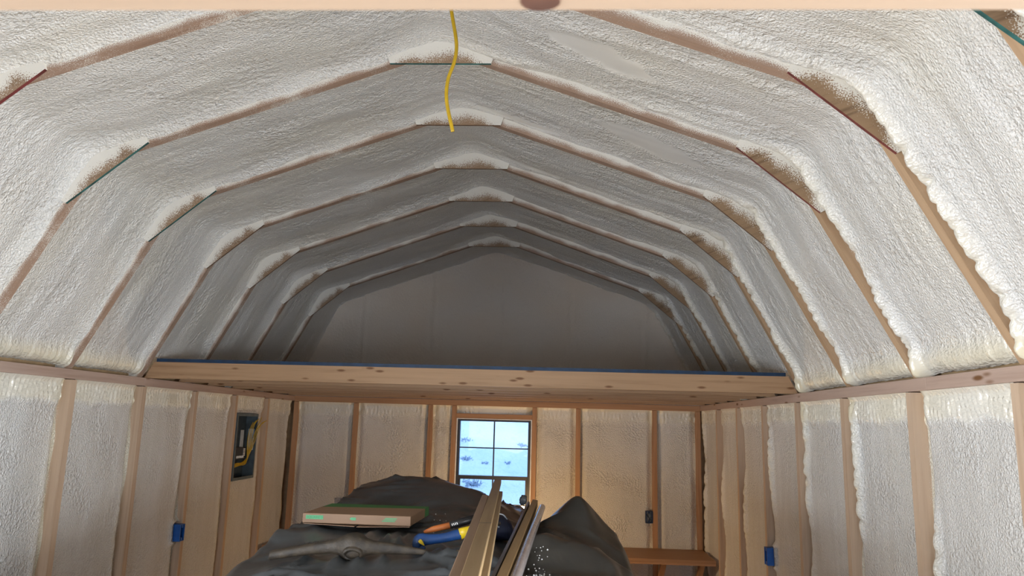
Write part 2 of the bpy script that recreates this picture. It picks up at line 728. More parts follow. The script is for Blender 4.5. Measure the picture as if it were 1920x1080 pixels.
def roof_foam(k, du):
    y0, y1 = Y0 + k * SP + T, Y0 + (k + 1) * SP
    L = y1 - y0
    s, px, pz, nx, nz, cum = roof_line(du)
    m = max(6, int(L / du) + 1)
    t = np.linspace(0, L, m)
    # crowd rows towards both rafters
    t = L * (0.5 - 0.5 * np.cos(PI * (0.06 + 0.88 * t / L)) - (0.5 - 0.5 * math.cos(PI * 0.06))) / math.cos(PI * 0.06)
    t[0], t[-1] = 0, L
    S, Tt = np.meshgrid(s, t, indexing='ij')
    sd_ = 100 + k * 7
    tot = s[-1]
    far = L - Tt
    leftness = 1 - sstep(tot * 0.48, tot * 0.53, S)
    rightness = 1 - leftness
    lowR = sstep(cum[3] - 0.15, cum[3] + 0.05, S)
    # broad unevenness and passes of the spray gun running with the rafters
    wob = 0.03 * fbm(S * 3, Tt * 2, sd_ + 1, 2)
    h = 0.009 * fbm(S * 2.0, Tt * 4.5, sd_, 3)
    h += (0.0042 + 0.0022 * rightness) * fbm(S * 0.9 + 3, (Tt + wob) * (20 + 0 * S), sd_ + 2, 2)
    h += 0.0030 * domes(S * 26 + wob * 60, Tt * 34, sd_ + 3) * sstep(-0.15, 0.5, fbm(S * 2.2, Tt * 6, sd_ + 4, 2) + 0.15)
    # the foam climbs the face of the next truss
    climb = 0.75 + 0.35 * fbm(S * 4.0, S * 0 + 2.3, sd_ + 6, 3)
    h += leftness * 0.036 * climb * np.exp(-(far / 0.040) ** 1.3)
    h += rightness * (1 - lowR) * 0.020 * climb * np.exp(-(far / 0.030) ** 1.3)
    # puffy bead along that side on the other slope
    lump = domes(S * 30 + 1.2 * perlin(S * 6, Tt * 6, sd_ + 7), far * 22 + 3.1, sd_ + 8)
    bm = np.exp(-((far - 0.036 - 0.010 * perlin(S * 5, S * 0 + 1, sd_ + 9)) / 0.021) ** 2)
    on = sstep(-0.35, 0.25, perlin(S * 1.8, S * 0 + 4, sd_ + 10) + 0.5 * lowR)
    bead = rightness * bm * on * (0.4 + 0.8 * lowR)
    h += bead * (-0.002 + 0.034 * lump)
    h -= rightness * 0.006 * np.exp(-(far / 0.016) ** 2)
    # near rafter
    h += 0.016 * np.exp(-(Tt / 0.028) ** 1.4) * (0.6 + 0.5 * perlin(S * 3.3, S * 0 + 7, sd_ + 11))
    # rolled bead with folds at the eave
    eave = np.minimum(S, tot - S)
    fold = np.sin(2 * PI * (Tt / 0.030 + 0.7 * perlin(Tt * 9, S * 4, sd_ + 12)))
    em = np.exp(-((eave - 0.045) / 0.05) ** 2)
    h += em * (0.024 + 0.0085 * fold)
    top = np.exp(-((eave - 0.125) / 0.03) ** 2)
    h += top * 0.006 * fold * 0.5
    h -= 0.012 * np.exp(-(eave / 0.012) ** 2)
    cut = np.zeros_like(h)
    for ck, cs, ct, rs, rt in CUTS:
        if ck == k:
            q = ((S - cs - 1.2 * (Tt - ct)) / rs) ** 2 + ((Tt - ct) / rt) ** 2 + 0.5 * fbm(S * 12, Tt * 12, sd_ + 20, 2)
            c = 1 - sstep(0.75, 1.05, q)
            cut = np.maximum(cut, c)
    h = h * (1 - 0.75 * cut)
    off = 0.046 - 0.013 * lowR - h
    X = px[:, None] + nx[:, None] * off
    Z = pz[:, None] + nz[:, None] * off
    Y = y0 + Tt
    me = mesh_np('foam_panel', np.stack([X, Y, Z], -1).reshape(-1, 3), grid_faces(len(s), m), True)
    vattr(me, 'surf', np.stack([S * 0.8 + k * 3.1, Tt, S * 0], -1).reshape(-1, 3))
    tint = np.clip(0.05 + em * 0.7 + 0.4 * bead + 0.25 * fbm(S * 1.5, Tt * 3, sd_ + 15, 2), 0, 1)
    fattr(me, 'tint', tint)
    fattr(me, 'cut', np.clip(cut + 0.7 * np.clip(em, 0, 1) + 0.6 * np.clip(bead, 0, 1), 0, 1))
    return obj('foam_panel', me, 'foam_roof', ceiling)


for k in range(-10, 5):
    roof_foam(k, 0.0095 if k >= -4 else 0.05)

# ------------------------------------------------------------------ walls: plates, studs, foam
def wall_foam(L, z0, z1, seed, to_world, parent, du=0.011, bead=1.0, far_end=True, mat='foam_wall', base=0.034, holes=()):
    """t runs along the wall away from the viewer, the last argument turns (t, depth behind stud face, z) into a point"""
    m = max(5, int(L / du) + 1)
    n = max(8, int((z1 - z0) / du) + 1)
    t = np.linspace(0, L, m)
    z = np.linspace(z0, z1, n)
    Zz, Tt = np.meshgrid(z, t, indexing='ij')
    far = L - Tt if far_end else np.minimum(Tt, L - Tt)
    wob = 0.02 * fbm(Zz * 3, Tt * 3, seed + 1, 2)
    h = 0.006 * fbm(Zz * 1.6, Tt * 4, seed, 3)
    h += 0.0014 * fbm(Zz * 1.2, (Tt + wob) * 14, seed + 2, 2)
    h += 0.0022 * domes(Zz * 34, Tt * 40, seed + 3) * sstep(-0.1, 0.4, fbm(Zz * 2, Tt * 5, seed + 4, 2))
    # bulging middle
    h += 0.006 * np.sin(PI * np.clip(Tt / L, 0, 1)) ** 0.7
    # bead beside the far stud with a groove between them
    path = 0.052 + 0.016 * fbm(Zz * 3.0, Zz * 0 + 1, seed + 5, 2)
    lump = domes(Zz * 21 + perlin(Zz * 5, Tt * 5, seed + 6), far * 19, seed + 7)
    on = sstep(-0.3, 0.3, perlin(Zz * 1.5, Zz * 0 + 4, seed + 8) + 0.1)
    bm = np.exp(-((far - path) / 0.022) ** 2) * on * bead
    h += bm * (-0.002 + 0.034 * lump)
    groove = 1 - sstep(0.008, 0.05, far)
    h -= 0.018 * groove
    h += 0.016 * np.exp(-(far / 0.012) ** 2) * sstep(-0.2, 0.4, perlin(Zz * 2.4, Zz * 0 + 9, seed + 9))
    h += 0.008 * np.exp(-(Tt / 0.02) ** 2)
    # folds hanging under the plate
    dtop = z1 - Zz
    low_edge = 0.11 + 0.02 * perlin(Tt * 9, Zz * 0, seed + 10)
    mk = 1 - sstep(low_edge - 0.03, low_edge + 0.01, dtop)
    fold = np.sin(2 * PI * (Tt / 0.027 + 0.55 * perlin(Tt * 9, Zz * 5, seed + 11) + 0.25 * np.sin(dtop * 45 + Tt * 15)))
    h += mk * (0.007 + 0.0085 * fold * sstep(0.008, 0.03, dtop))
    rim = np.exp(-((dtop - low_edge) / 0.012) ** 2)
    h += rim * 0.006
    h += 0.012 * np.exp(-(dtop / 0.012) ** 2)
    dep = np.clip(base - h, 0.002, D - 0.005)
    for a0, a1, c0, c1 in holes:
        inside = (Tt > a0) & (Tt < a1) & (Zz > c0) & (Zz < c1)
        dep = np.where(inside, D - 0.001, dep)
        ring = np.exp(-(np.maximum(np.maximum(a0 - Tt, Tt - a1), np.maximum(c0 - Zz, Zz - c1)) / 0.02) ** 2)
        dep = np.where(inside, dep, np.clip(dep - 0.02 * ring, 0.004, D))
    P = to_world(Tt, dep, Zz)
    me = mesh_np('foam_panel', P.reshape(-1, 3), grid_faces(n, m), True)
    vattr(me, 'surf', np.stack([Zz, Tt + seed * 0.37, Zz * 0], -1).reshape(-1, 3))
    tint = np.clip(0.55 * mk + 0.6 * bm + 0.7 * groove + 0.22 * fbm(Zz * 1.5, Tt * 3, seed + 15, 2), 0, 1)
    fattr(me, 'tint', tint)
    fattr(me, 'cut', 0.75 * mk + 0.6 * np.clip(bm, 0, 1) * (1 - mk))
    return obj('foam_panel', me, mat, parent)


def stack3(a, b, c):
    return np.stack(np.broadcast_arrays(a, b, c), -1)


SOLE = 0.038
# where the breaker panel and the outlet boxes sit the foam leaves room: (from, to) along the bay and in height
HOLES = {('left', 3): [(-0.01, 0.386, 1.262, 1.728)], ('left', 1): [(0.51, 0.60, 0.960, 1.072)], ('right', 1): [(0.51, 0.60, 0.944, 1.056)]}
for sgn, wall, side in ((-1, wall_left, 'left'), (1, wall_right, 'right')):
    xi, xo = sgn * W, sgn * XO
    lo, hi = min(xi, xo), max(xi, xo)
    cut_y = Y0 + 0.62 if sgn < 0 else Y0 - 0.72
    box('top_plate', (lo, FRONT, PB), (hi, cut_y - 0.001, PT), 'plate', wall, (0, 1, 0), bev=0.002)
    box('top_plate', (lo, cut_y + 0.001, PB), (hi, BACK + D, PT), 'plate', wall, (0, 1, 0), bev=0.002)
    box('sole_plate', (lo, FRONT, 0), (hi, BACK + D, SOLE), 'plate', wall, (0, 1, 0))
    stud_me = box_me('stud', (lo, 0, SOLE), (hi, T, PB - 0.003), (0, 0, 1), lambda v: 0.0 if abs(v[0]) < W + 0.01 else 1.0)
    stud_me.materials.append(M['stud'])
    for k in range(-10, 5):
        o = link(bpy.data.objects.new('stud', stud_me), wall)
        o.location = (0, Y0 + k * SP, 0)
    for k in range(-10, 5):
        y0 = Y0 + k * SP + T
        y1 = Y0 + (k + 1) * SP
        near = k >= -3
        wall_foam(y1 - y0, SOLE, PB, 500 + k * 31 + (0 if sgn < 0 else 900),
                  lambda t, d, z, y0=y0, xi=xi, sgn=sgn: stack3(xi + sgn * d, y0 + t, z), wall,
                  0.0085 if near else 0.05, bead=0.35 if sgn < 0 else 1.0, base=0.036 if sgn < 0 else 0.038,
                  holes=HOLES.get((side, k), ()))

# back wall
box('top_plate', (-W, BACK, PB - 0.004), (W, BACK + D, PT), 'stud_back', wall_back, (1, 0, 0), bev=0.002)
box('sole_plate', (-W, BACK, 0), (W, BACK + D, SOLE), 'stud_back', wall_back, (1, 0, 0))
bst = box_me('stud', (-T / 2, BACK, SOLE), (T / 2, BACK + D, PB - 0.006))
bst.materials.append(M['stud_back'])
BX = [-1.710, -1.190, -0.545, -0.342, 0.342, 0.711, 1.349, 1.710]
for x in BX:
    o = link(bpy.data.objects.new('stud', bst), wall_back)
    o.location = (x, 0, 0)
for i, (a, b) in enumerate(zip(BX[:-1], BX[1:])):
    if abs((a + b) / 2) < 0.05:
        continue
    wall_foam(b - a - T, SOLE, PB - 0.004, 2500 + i * 41,
              lambda t, d, z, x0=a + T / 2: stack3(x0 + t, BACK + d, z), wall_back, 0.0125, bead=0.25, far_end=False, base=0.030)
box('header', (-0.323, BACK, WZ1 + 0.002), (0.323, BACK + D, WZ1 + 0.040), 'stud_back', wall_back, (1, 0, 0), bev=0.002)
box('window_sill_plate', (-0.323, BACK, WZ0 - 0.040), (0.323, BACK + D, WZ0 - 0.002), 'stud_back', wall_back, (1, 0, 0), bev=0.002)
wall_foam(0.646, WZ1 + 0.040, PB - 0.004, 2900, lambda t, d, z: stack3(-0.323 + t, BACK + d, z), wall_back, 0.0125, bead=0.0, far_end=False, base=0.03)
wall_foam(0.646, SOLE, WZ0 - 0.040, 2950, lambda t, d, z: stack3(-0.323 + t, BACK + d, z), wall_back, 0.0125, bead=0.2, far_end=False, base=0.03)

# gable foam above the loft
gx = np.arange(-1.80, 1.801, 0.016)
gz = np.arange(PT + 0.001, 3.26, 0.016)
GZ, GX = np.meshgrid(gz, gx, indexing='ij')
h = 0.010 * fbm(GZ * 1.5, GX * 2.5, 3001, 3) + 0.004 * fbm(GZ * 6, GX * 6, 3003, 2)
for x in (-1.19, -0.58, 0.03, 0.64, 1.25):
    xx = GX - x - 0.02 * perlin(GZ * 3, GX * 0 + x, 3010)
    h += 0.010 * np.exp(-((xx - 0.03) / 0.014) ** 2) * sstep(-0.3, 0.3, perlin(GZ * 2.5, GX * 0 + x * 3, 3011) + 0.1)
    h -= 0.006 * np.exp(-(xx / 0.02) ** 2)
# thickened ring where the gable meets the roof foam
edge = np.minimum((3.1647 + 0.046 - np.abs(GX) * 0.3578 - GZ) * 0.94, (KNEE[0] + 0.05 + (2.682 - GZ) * 0.5305 - np.abs(GX)) * 0.883)
h += 0.05 * np.exp(-(np.clip(edge, 0, 1) / 0.07) ** 1.5)
me = mesh_np('foam_panel', np.stack([GX, BACK + 0.02 - h, GZ], -1).reshape(-1, 3), grid_faces(len(gz), len(gx)), True)
vattr(me, 'surf', np.stack([GZ, GX, GX * 0], -1).reshape(-1, 3))
fattr(me, 'tint', np.clip(0.75 + 0.3 * fbm(GZ * 2, GX * 2, 3020, 2), 0, 1))
fattr(me, 'cut', np.zeros(GX.size))
obj('foam_panel', me, 'foam_gable', wall_back)

# plain lining inside the front wall behind the viewer
for x0, x1 in ((-W, -1.18), (1.18, W)):
    wall_foam(x1 - x0, 0, PT, 3100 + int(x0 * 10), lambda t, d, z, x0=x0: stack3(x0 + t, FRONT - d, z), wall_front, 0.05, bead=0)
gx = np.linspace(-1.8, 1.8, 40)
gz = np.linspace(PT, 3.26, 16)
GZ, GX = np.meshgrid(gz, gx, indexing='ij')
me = mesh_np('foam_panel', np.stack([GX, FRONT - 0.02 + 0.01 * perlin(GX * 3, GZ * 3, 5), GZ], -1).reshape(-1, 3), grid_faces(16, 40), True)
vattr(me, 'surf', np.stack([GZ, GX, GX * 0], -1).reshape(-1, 3))
fattr(me, 'tint', np.full(GX.size, 0.2))
fattr(me, 'cut', np.zeros(GX.size))
obj('foam_panel', me, 'foam_gable', wall_front)

# ------------------------------------------------------------------ window
M['frame'] = plain_mat('dark bronze window frame', (0.018, 0.018, 0.022), 0.4, var=0.2)
M['flange'] = plain_mat('white window flange', (0.80, 0.83, 0.86), 0.4)  # glare around the dark frame, put in as thin white strips


def glass_mat():
    m = bpy.data.materials.new('window glass')
    m.use_nodes = True
    nt = m.node_tree
    nt.nodes.clear()
    out = nt.nodes.new('ShaderNodeOutputMaterial')
    mx = nt.nodes.new('ShaderNodeMixShader')
    tr = nt.nodes.new('ShaderNodeBsdfTransparent')
    gl = nt.nodes.new('ShaderNodeBsdfGlossy')
    fr = nt.nodes.new('ShaderNodeFresnel')
    fr.inputs[0].default_value = 1.45
    gl.inputs['Roughness'].default_value = 0.02
    tr.inputs[0].default_value = (0.97, 0.99, 1.0, 1)
    nt.links.new(fr.outputs[0], mx.inputs[0])
    nt.links.new(tr.outputs[0], mx.inputs[1])
    nt.links.new(gl.outputs[0], mx.inputs[2])
    nt.links.new(mx.outputs[0], out.inputs[0])
    return m


M['glass'] = glass_mat()
win = empty('window_1', (0, BACK + 0.05, WZ0))
tag(win, 'dark-framed sash window with grid bars looking out on snow', 'window', kind='structure')


def wbox(name, x0, x1, z0, z1, y0, y1, mat, parent, bev=0.0015):
    o = box(name, (x0, y0, z0 - WZ0), (x1, y1, z1 - WZ0), mat, parent, bev=bev)
    return o


for x0, x1 in ((WX0, WX0 + 0.010), (WX1 - 0.010, WX1)):
    wbox('flange', x0, x1, WZ0, WZ1, -0.030, 0.03, 'flange', win)
wbox('flange', WX0 + 0.010, WX1 - 0.010, WZ1 - 0.007, WZ1, -0.030, 0.03, 'flange', win)
wbox('flange', WX0 + 0.010, WX1 - 0.010, WZ0, WZ0 + 0.008, -0.030, 0.03, 'flange', win)
fx0, fx1, fz0, fz1 = WX0 + 0.010, WX1 - 0.010, WZ0 + 0.008, WZ1 - 0.007
wbox('frame_stile', fx0, fx0 + 0.022, fz0, fz1, -0.02, 0.035, 'frame', win)
wbox('frame_stile', fx1 - 0.022, fx1, fz0, fz1, -0.02, 0.035, 'frame', win)
wbox('frame_rail', fx0 + 0.022, fx1 - 0.022, fz1 - 0.016, fz1, -0.02, 0.035, 'frame', win)
wbox('frame_rail', fx0 + 0.022, fx1 - 0.022, fz0, fz0 + 0.025, -0.02, 0.035, 'frame', win)
sx0, sx1 = fx0 + 0.022, fx1 - 0.022
zm0, zm1 = 1.240, 1.270
for y, za, zb, bars in ((0.012, zm1, fz1 - 0.016, 1.495), (-0.006, fz0 + 0.025, zm0, 1.035)):
    pass
wbox('meeting_rail', sx0, sx1, zm0, zm1, -0.016, 0.03, 'frame', win)
low_s = empty('sash', (0, 0, 0), win)
upp_s = empty('sash', (0, 0, 0), win)
for sash, yb, za, zb, bar in ((upp_s, 0.014, zm1, fz1 - 0.016, 1.4985), (low_s, -0.004, fz0 + 0.025, zm0, 1.0375)):
    if sash is low_s:
        wbox('sash_stile', sx0, sx0 + 0.016, za, zb, yb - 0.012, yb + 0.012, 'frame', sash)
        wbox('sash_stile', sx1 - 0.016, sx1, za, zb, yb - 0.012, yb + 0.012, 'frame', sash)
        wbox('sash_rail', sx0 + 0.016, sx1 - 0.016, za, za + 0.025, yb - 0.012, yb + 0.012, 'frame', sash)
        a0, a1 = sx0 + 0.016, sx1 - 0.016
        za += 0.025
    else:
        a0, a1 = sx0, sx1
    wbox('muntin', -0.006, 0.006, za, zb, yb - 0.004, yb + 0.004, 'frame', sash, 0)
    for u0, u1 in ((a0, -0.006), (0.006, a1)):
        wbox('muntin', u0, u1, bar - 0.005, bar + 0.005, yb - 0.004, yb + 0.004, 'frame', sash, 0)
        for w0, w1 in ((za, bar - 0.005), (bar + 0.005, zb)):
            wbox('pane', u0, u1, w0, w1, yb - 0.0015, yb + 0.0015, 'glass', sash, 0)

# unseen side windows, added only to go with the two fill lights
for n_, sgn in ((2, -1), (3, 1)):
    ys0, ys1 = Y0 - 5 * SP + T + 0.002, Y0 - 4 * SP - 0.002
    e = empty('window_%d' % n_, (sgn * (W + 0.006), (ys0 + ys1) / 2, 0.83))
    tag(e, 'plain window in the wall %s the breaker panel, just outside the view' % ('beside' if sgn < 0 else 'facing'), 'window', kind='structure')
    hw = (ys1 - ys0) / 2
    for lo, hi in (((-0.02, -hw, 0), (0.004, -hw + 0.02, 0.84)), ((-0.02, hw - 0.02, 0), (0.004, hw, 0.84)),
                   ((-0.02, -hw + 0.02, 0), (0.004, hw - 0.02, 0.02)), ((-0.02, -hw + 0.02, 0.82), (0.004, hw - 0.02, 0.84))):
        box('frame', lo, hi, 'frame', e)
    box('pane', (-0.012, -hw + 0.02, 0.02), (-0.009, hw - 0.02, 0.82), 'glass', e)

# ------------------------------------------------------------------ outdoors: snowy slope with sparse brush
def snow_mat():
    m, nt, b = new_mat('snow')
    k = N(nt)
    p = k.node('ShaderNodeTexCoord').outputs['Object']
    n = k.noise(p, 0.35, 4, 0.6)
    nt.links.new(k.mix(k.smooth(n, 0.35, 0.7), (0.62, 0.74, 0.86), (0.90, 0.92, 0.94)), b.inputs['Base Color'])
    b.inputs['Roughness'].default_value = 0.8
    nt.links.new(k.bump(k.noise(p, 2.2, 4, 0.6), 0.7, 0.25), b.inputs['Normal'])
    return m


M['snow'] = snow_mat()
M['twig'] = plain_mat('bare brush', (0.33, 0.40, 0.50), 0.9)


def hill_z(x, y):
    return -0.35 + np.clip(y - 8.0, 0, None) * 0.30 + 0.35 * fbm(x * 0.12, y * 0.12, 4001, 3) * sstep(8, 13, y)


hx = np.linspace(-45, 45, 130)
hy = np.linspace(-12, 62, 120)
HY, HX = np.meshgrid(hy, hx, indexing='ij')
HZ = hill_z(HX, HY)
me = mesh_np('ground', np.stack([HX, HY, HZ], -1).reshape(-1, 3), grid_faces(len(hy), len(hx)), True)
tag(obj('ground', me, 'snow'), 'snow-covered slope rising outside the window', 'snow slope', kind='structure')


def brush(x, y, size, seed, label):
    rnd = random.Random(seed)
    z = float(hill_z(np.array([x]), np.array([y]))[0])
    V, F = [], []
    for i in range(22):
        a = rnd.uniform(0, 2 * PI)
        lean = rnd.uniform(0.1, 0.9)
        ln = size * rnd.uniform(0.5, 1.0)
        base = Vector((rnd.gauss(0, size * 0.25), rnd.gauss(0, size * 0.25), -0.08))
        mid = base + Vector((math.cos(a) * lean * ln * 0.4, math.sin(a) * lean * ln * 0.4, ln * 0.55))
        for tip in range(3):
            e = mid + Vector((rnd.gauss(0, 0.25) * ln, rnd.gauss(0, 0.25) * ln, ln * rnd.uniform(0.15, 0.5)))
            for p, q, r in ((base, mid, 0.012), (mid, e, 0.007)):
                b = len(V)
                d = (q - p).normalized()
                s1 = d.cross(Vector((0, 1, 0.1))).normalized() * r * 1.6
                s2 = d.cross(s1).normalized() * r * 1.6
                V += [p + s1, p + s2, p - s1 - s2, q]
                F += [(b, b + 1, b + 3), (b + 1, b + 2, b + 3), (b + 2, b, b + 3)]
    o = obj('bush', mesh_np('bush', V, F), 'twig')
    o.location = (x, y, z)
    return tag(o, label, 'bush', 'bare bushes on the snow slope')


BUSHES = [(-1.35, 15.3, 0.26, 'faint grey brush in the snow behind the topmost pane nearest the draped hump'),
          (-0.98, 13.4, 0.20, 'grey bush low in the upper sash, at its edge towards the breaker panel'),
          (-0.86, 12.55, 0.22, 'leaning bare twigs just above the meeting rail, furthest towards the breaker panel'),
          (-0.55, 12.45, 0.17, 'short upright twigs just above the meeting rail, left of the centre bar'),
          (-0.20, 12.5, 0.16, 'tiny twig tuft just above the meeting rail, right of the centre bar'),
          (0.02, 13.45, 0.20, 'small dark round bush alone in the snow of the upper sash'),
          (-0.68, 11.45, 0.30, 'bushy twigs in the lower sash over the draped hump')]
for i, (x, y, size, lab) in enumerate(BUSHES):
    brush(x, y, size * 0.75, i + 1, lab)

# ------------------------------------------------------------------ loft
LY = Y0 + SP + T + 0.004
JT = PT + 0.089
loft = empty('loft', (0, LY, PT))
tag(loft, 'pale timber loft with a blue-edged deck over the end window', 'loft')


def joist_me(y0):
    e = EAVE[0] - 0.012
    top = e - 0.089 * 0.5305
    q = [(-e, 0.0), (e, 0.0), (top, 0.089), (-top, 0.089)]
    V = [(x, y0, z) for x, z in q] + [(x, y0 + T, z) for x, z in q]
    F = [(0, 1, 2, 3), (7, 6, 5, 4), (1, 0, 4, 5), (2, 1, 5, 6), (3, 2, 6, 7), (0, 3, 7, 4)]
    me = mesh_np('joist', V, F)
    set_grain(me, (1, 0, 0))
    me.materials.append(M['loft'])
    return me


jm = joist_me(0.0)
fj = link(bpy.data.objects.new('front_joist', jm), loft)
fj.location = (0, 0, 0.001)
for i in range(1, 7):
    o = link(bpy.data.objects.new('joist', jm), loft)
    o.location = (0, i * 0.383, 0.001)
dw = EAVE[0] - 0.012 - 0.09 * 0.5305 - 0.012
deck = box('deck', (-dw, 0.006, 0.091), (dw, BACK - LY - 0.06, 0.108), 'osb', loft, (1, 0, 0))
box('deck_edge', (-dw, 0.0, 0.0905), (dw, 0.006, 0.1085), 'blue_edge', loft)

# joist crossing close above the lens
fb = box('ceiling_joist', (-EAVE[0] + 0.06, -0.02, -0.0), (EAVE[0] - 0.06, 0.018, 0.14), 'joist_pale', None, (1, 0, 0), bev=0.003)
fb.location = (0, 0.312, PT + 0.001)
tag(fb, 'blurred pale joist crossing the very top close to the viewer', 'joist')

kn = [(0.0105 * math.cos(a) * (1.0 if math.cos(a) > 0 else 0.8), 0.008 * math.sin(a), 0.0) for a in [i * PI / 9 for i in range(18)]]
me = mesh_np('knot', [(x, y, -0.0004) for x, y, _ in kn] + [(x, y, 0.001) for x, y, _ in kn],
             [tuple(reversed(range(18))), tuple(range(18, 36))] + [(i, (i + 1) % 18, 18 + (i + 1) % 18, 18 + i) for i in range(18)])
M['knot'] = plain_mat('dark knot', (0.10, 0.045, 0.03), 0.6, var=0.4)
kn = obj('knot', me, 'knot', fb)
kn.location = (0.4365, 0.008, 0.0)

# ------------------------------------------------------------------ shelf along the back wall
M['shelf'] = wood_mat('shelf plywood', (0.38, 0.215, 0.115), (0.29, 0.15, 0.07), None)
shelf = empty('wall_shelf', (0, BACK, 0.74))
tag(shelf, 'deep wooden shelf running along the end wall below the window', 'shelf')
box('board', (-W + 0.004, -0.50, -0.022), (W - 0.004, -0.002, 0.0), 'shelf', shelf, (1, 0, 0), bev=0.002)
box('front_cleat', (-W + 0.004, -0.495, -0.040), (W - 0.004, -0.46, -0.0225), 'stud_back', shelf, (1, 0, 0))
for x in (-1.19, -0.545, 0.711, 1.349, 1.640):
    me = mesh_np('bracket', [(x - 0.019, -0.003, -0.42), (x + 0.019, -0.003, -0.42), (x + 0.019, -0.003, -0.37), (x - 0.019, -0.003, -0.37),
                             (x - 0.019, -0.44, -0.0415), (x + 0.019, -0.44, -0.0415), (x + 0.019, -0.39, -0.0415), (x - 0.019, -0.39, -0.0415)],
                 [(0, 1, 5, 4), (3, 7, 6, 2), (0, 4, 7, 3), (1, 2, 6, 5), (0, 3, 2, 1), (4, 5, 6, 7)])
    set_grain(me, (0, 1, -1))
    obj('bracket', me, 'stud_back', shelf)

# ------------------------------------------------------------------ breaker panel
M['steel'] = plain_mat('grey painted steel', (0.11, 0.14, 0.15), 0.4, 0.3, var=0.15)
M['steel_dark'] = plain_mat('dark inside of the panel', (0.035, 0.05, 0.06), 0.5, 0.2, var=0.3)
M['black'] = plain_mat('black plastic', (0.008, 0.008, 0.009), 0.4)
M['white_label'] = plain_mat('printed label', (0.55, 0.60, 0.64), 0.5)
M['white'] = plain_mat('white marking', (0.8, 0.8, 0.78), 0.5)
M['yellow_wire'] = plain_mat('yellow cable sheath', (0.50, 0.32, 0.010), 0.4, var=0.1)
py0, py1, pz0, pz1 = 5.195, 5.575, 1.262, 1.728
panel = empty('breaker_panel', (-W, py0, pz0))
tag(panel, 'open grey breaker panel with loose yellow wires set into the foam', 'breaker panel')
pw, ph = py1 - py0, pz1 - pz0
dp = 0.085
x_in = 0.006
# five sheet metal sides
box('back_sheet', (-dp, 0, 0), (-dp + 0.003, pw, ph), 'steel_dark', panel)
box('side_sheet', (-dp, 0, 0), (x_in, 0.004, ph), 'steel', panel)
box('side_sheet', (-dp, pw - 0.004, 0), (x_in, pw, ph), 'steel', panel)
box('side_sheet', (-dp, 0.004, 0), (x_in, pw - 0.004, 0.004), 'steel', panel)
box('side_sheet', (-dp, 0.004, ph - 0.004), (x_in, pw - 0.004, ph), 'steel', panel)
for nm, a, b, c, d in (('lip', 0.004, pw - 0.004, 0.004, 0.020), ('lip', 0.004, pw - 0.004, ph - 0.020, ph - 0.004),
                       ('lip', 0.004, 0.018, 0.020, ph - 0.020), ('lip', pw - 0.018, pw - 0.004, 0.020, ph - 0.020)):
    box(nm, (x_in - 0.003, a, c), (x_in, b, d), 'steel', panel)
box('bus_rail', (-dp + 0.003, 0.14, 0.10), (-dp + 0.02, 0.19, 0.42), 'steel_dark', panel)
box('breaker_block', (-dp + 0.003, 0.085, 0.14), (-0.022, 0.255, 0.225), 'black', panel, bev=0.004)
for i in range(6):
    box('terminal', (-0.022, 0.10 + i * 0.022, 0.150), (-0.018, 0.112 + i * 0.022, 0.166), 'white', panel)
for i in range(5):
    box('terminal', (-0.022, 0.215, 0.165 + i * 0.011), (-0.018, 0.245, 0.171 + i * 0.011), 'white', panel)
box('neutral_bar', (-dp + 0.003, 0.105, 0.24), (-dp + 0.03, 0.125, 0.345), 'black', panel)
for i in range(8):
    box('terminal', (-dp + 0.03, 0.109, 0.247 + i * 0.012), (-dp + 0.033, 0.121, 0.253 + i * 0.012), 'white', panel)
box('printed_label', (-0.06, pw - 0.007, 0.20), (-0.014, pw - 0.0045, 0.355), 'white_label', panel)
box('printed_label', (-dp + 0.0031, 0.285, 0.17), (-dp + 0.005, 0.345, 0.345), 'white_label', panel)
for i in range(6):
    y = 0.25 + 0.012 * i
    ptsw = [(-0.06, 0.055 + 0.004 * i, 0.022), (-0.045, 0.085 + 0.01 * i, 0.075 + 0.006 * i), (-0.035, 0.19 + 0.012 * i, 0.095 + 0.004 * i),
            (-0.02, 0.285 + 0.007 * i, 0.115 + 0.01 * i), (-0.012 + 0.004 * i, 0.255 + 0.016 * i, 0.26),
            (0.004 + 0.008 * i, 0.235 + 0.020 * i, 0.345 + 0.02 * (i % 3)), (0.010 + 0.012 * i, 0.275 + 0.022 * i, 0.405 + 0.012 * (i % 4))]
    obj('wire', tube_me('wire', smooth_path(ptsw, 34), 0.0028, 6), 'yellow_wire', panel)

# ------------------------------------------------------------------ blue outlet boxes
M['blue_box'] = plain_mat('blue plastic box', (0.005, 0.10, 0.42), 0.4, var=0.15)
M['blue_dark'] = plain_mat('inside of blue box', (0.004, 0.02, 0.07), 0.5)


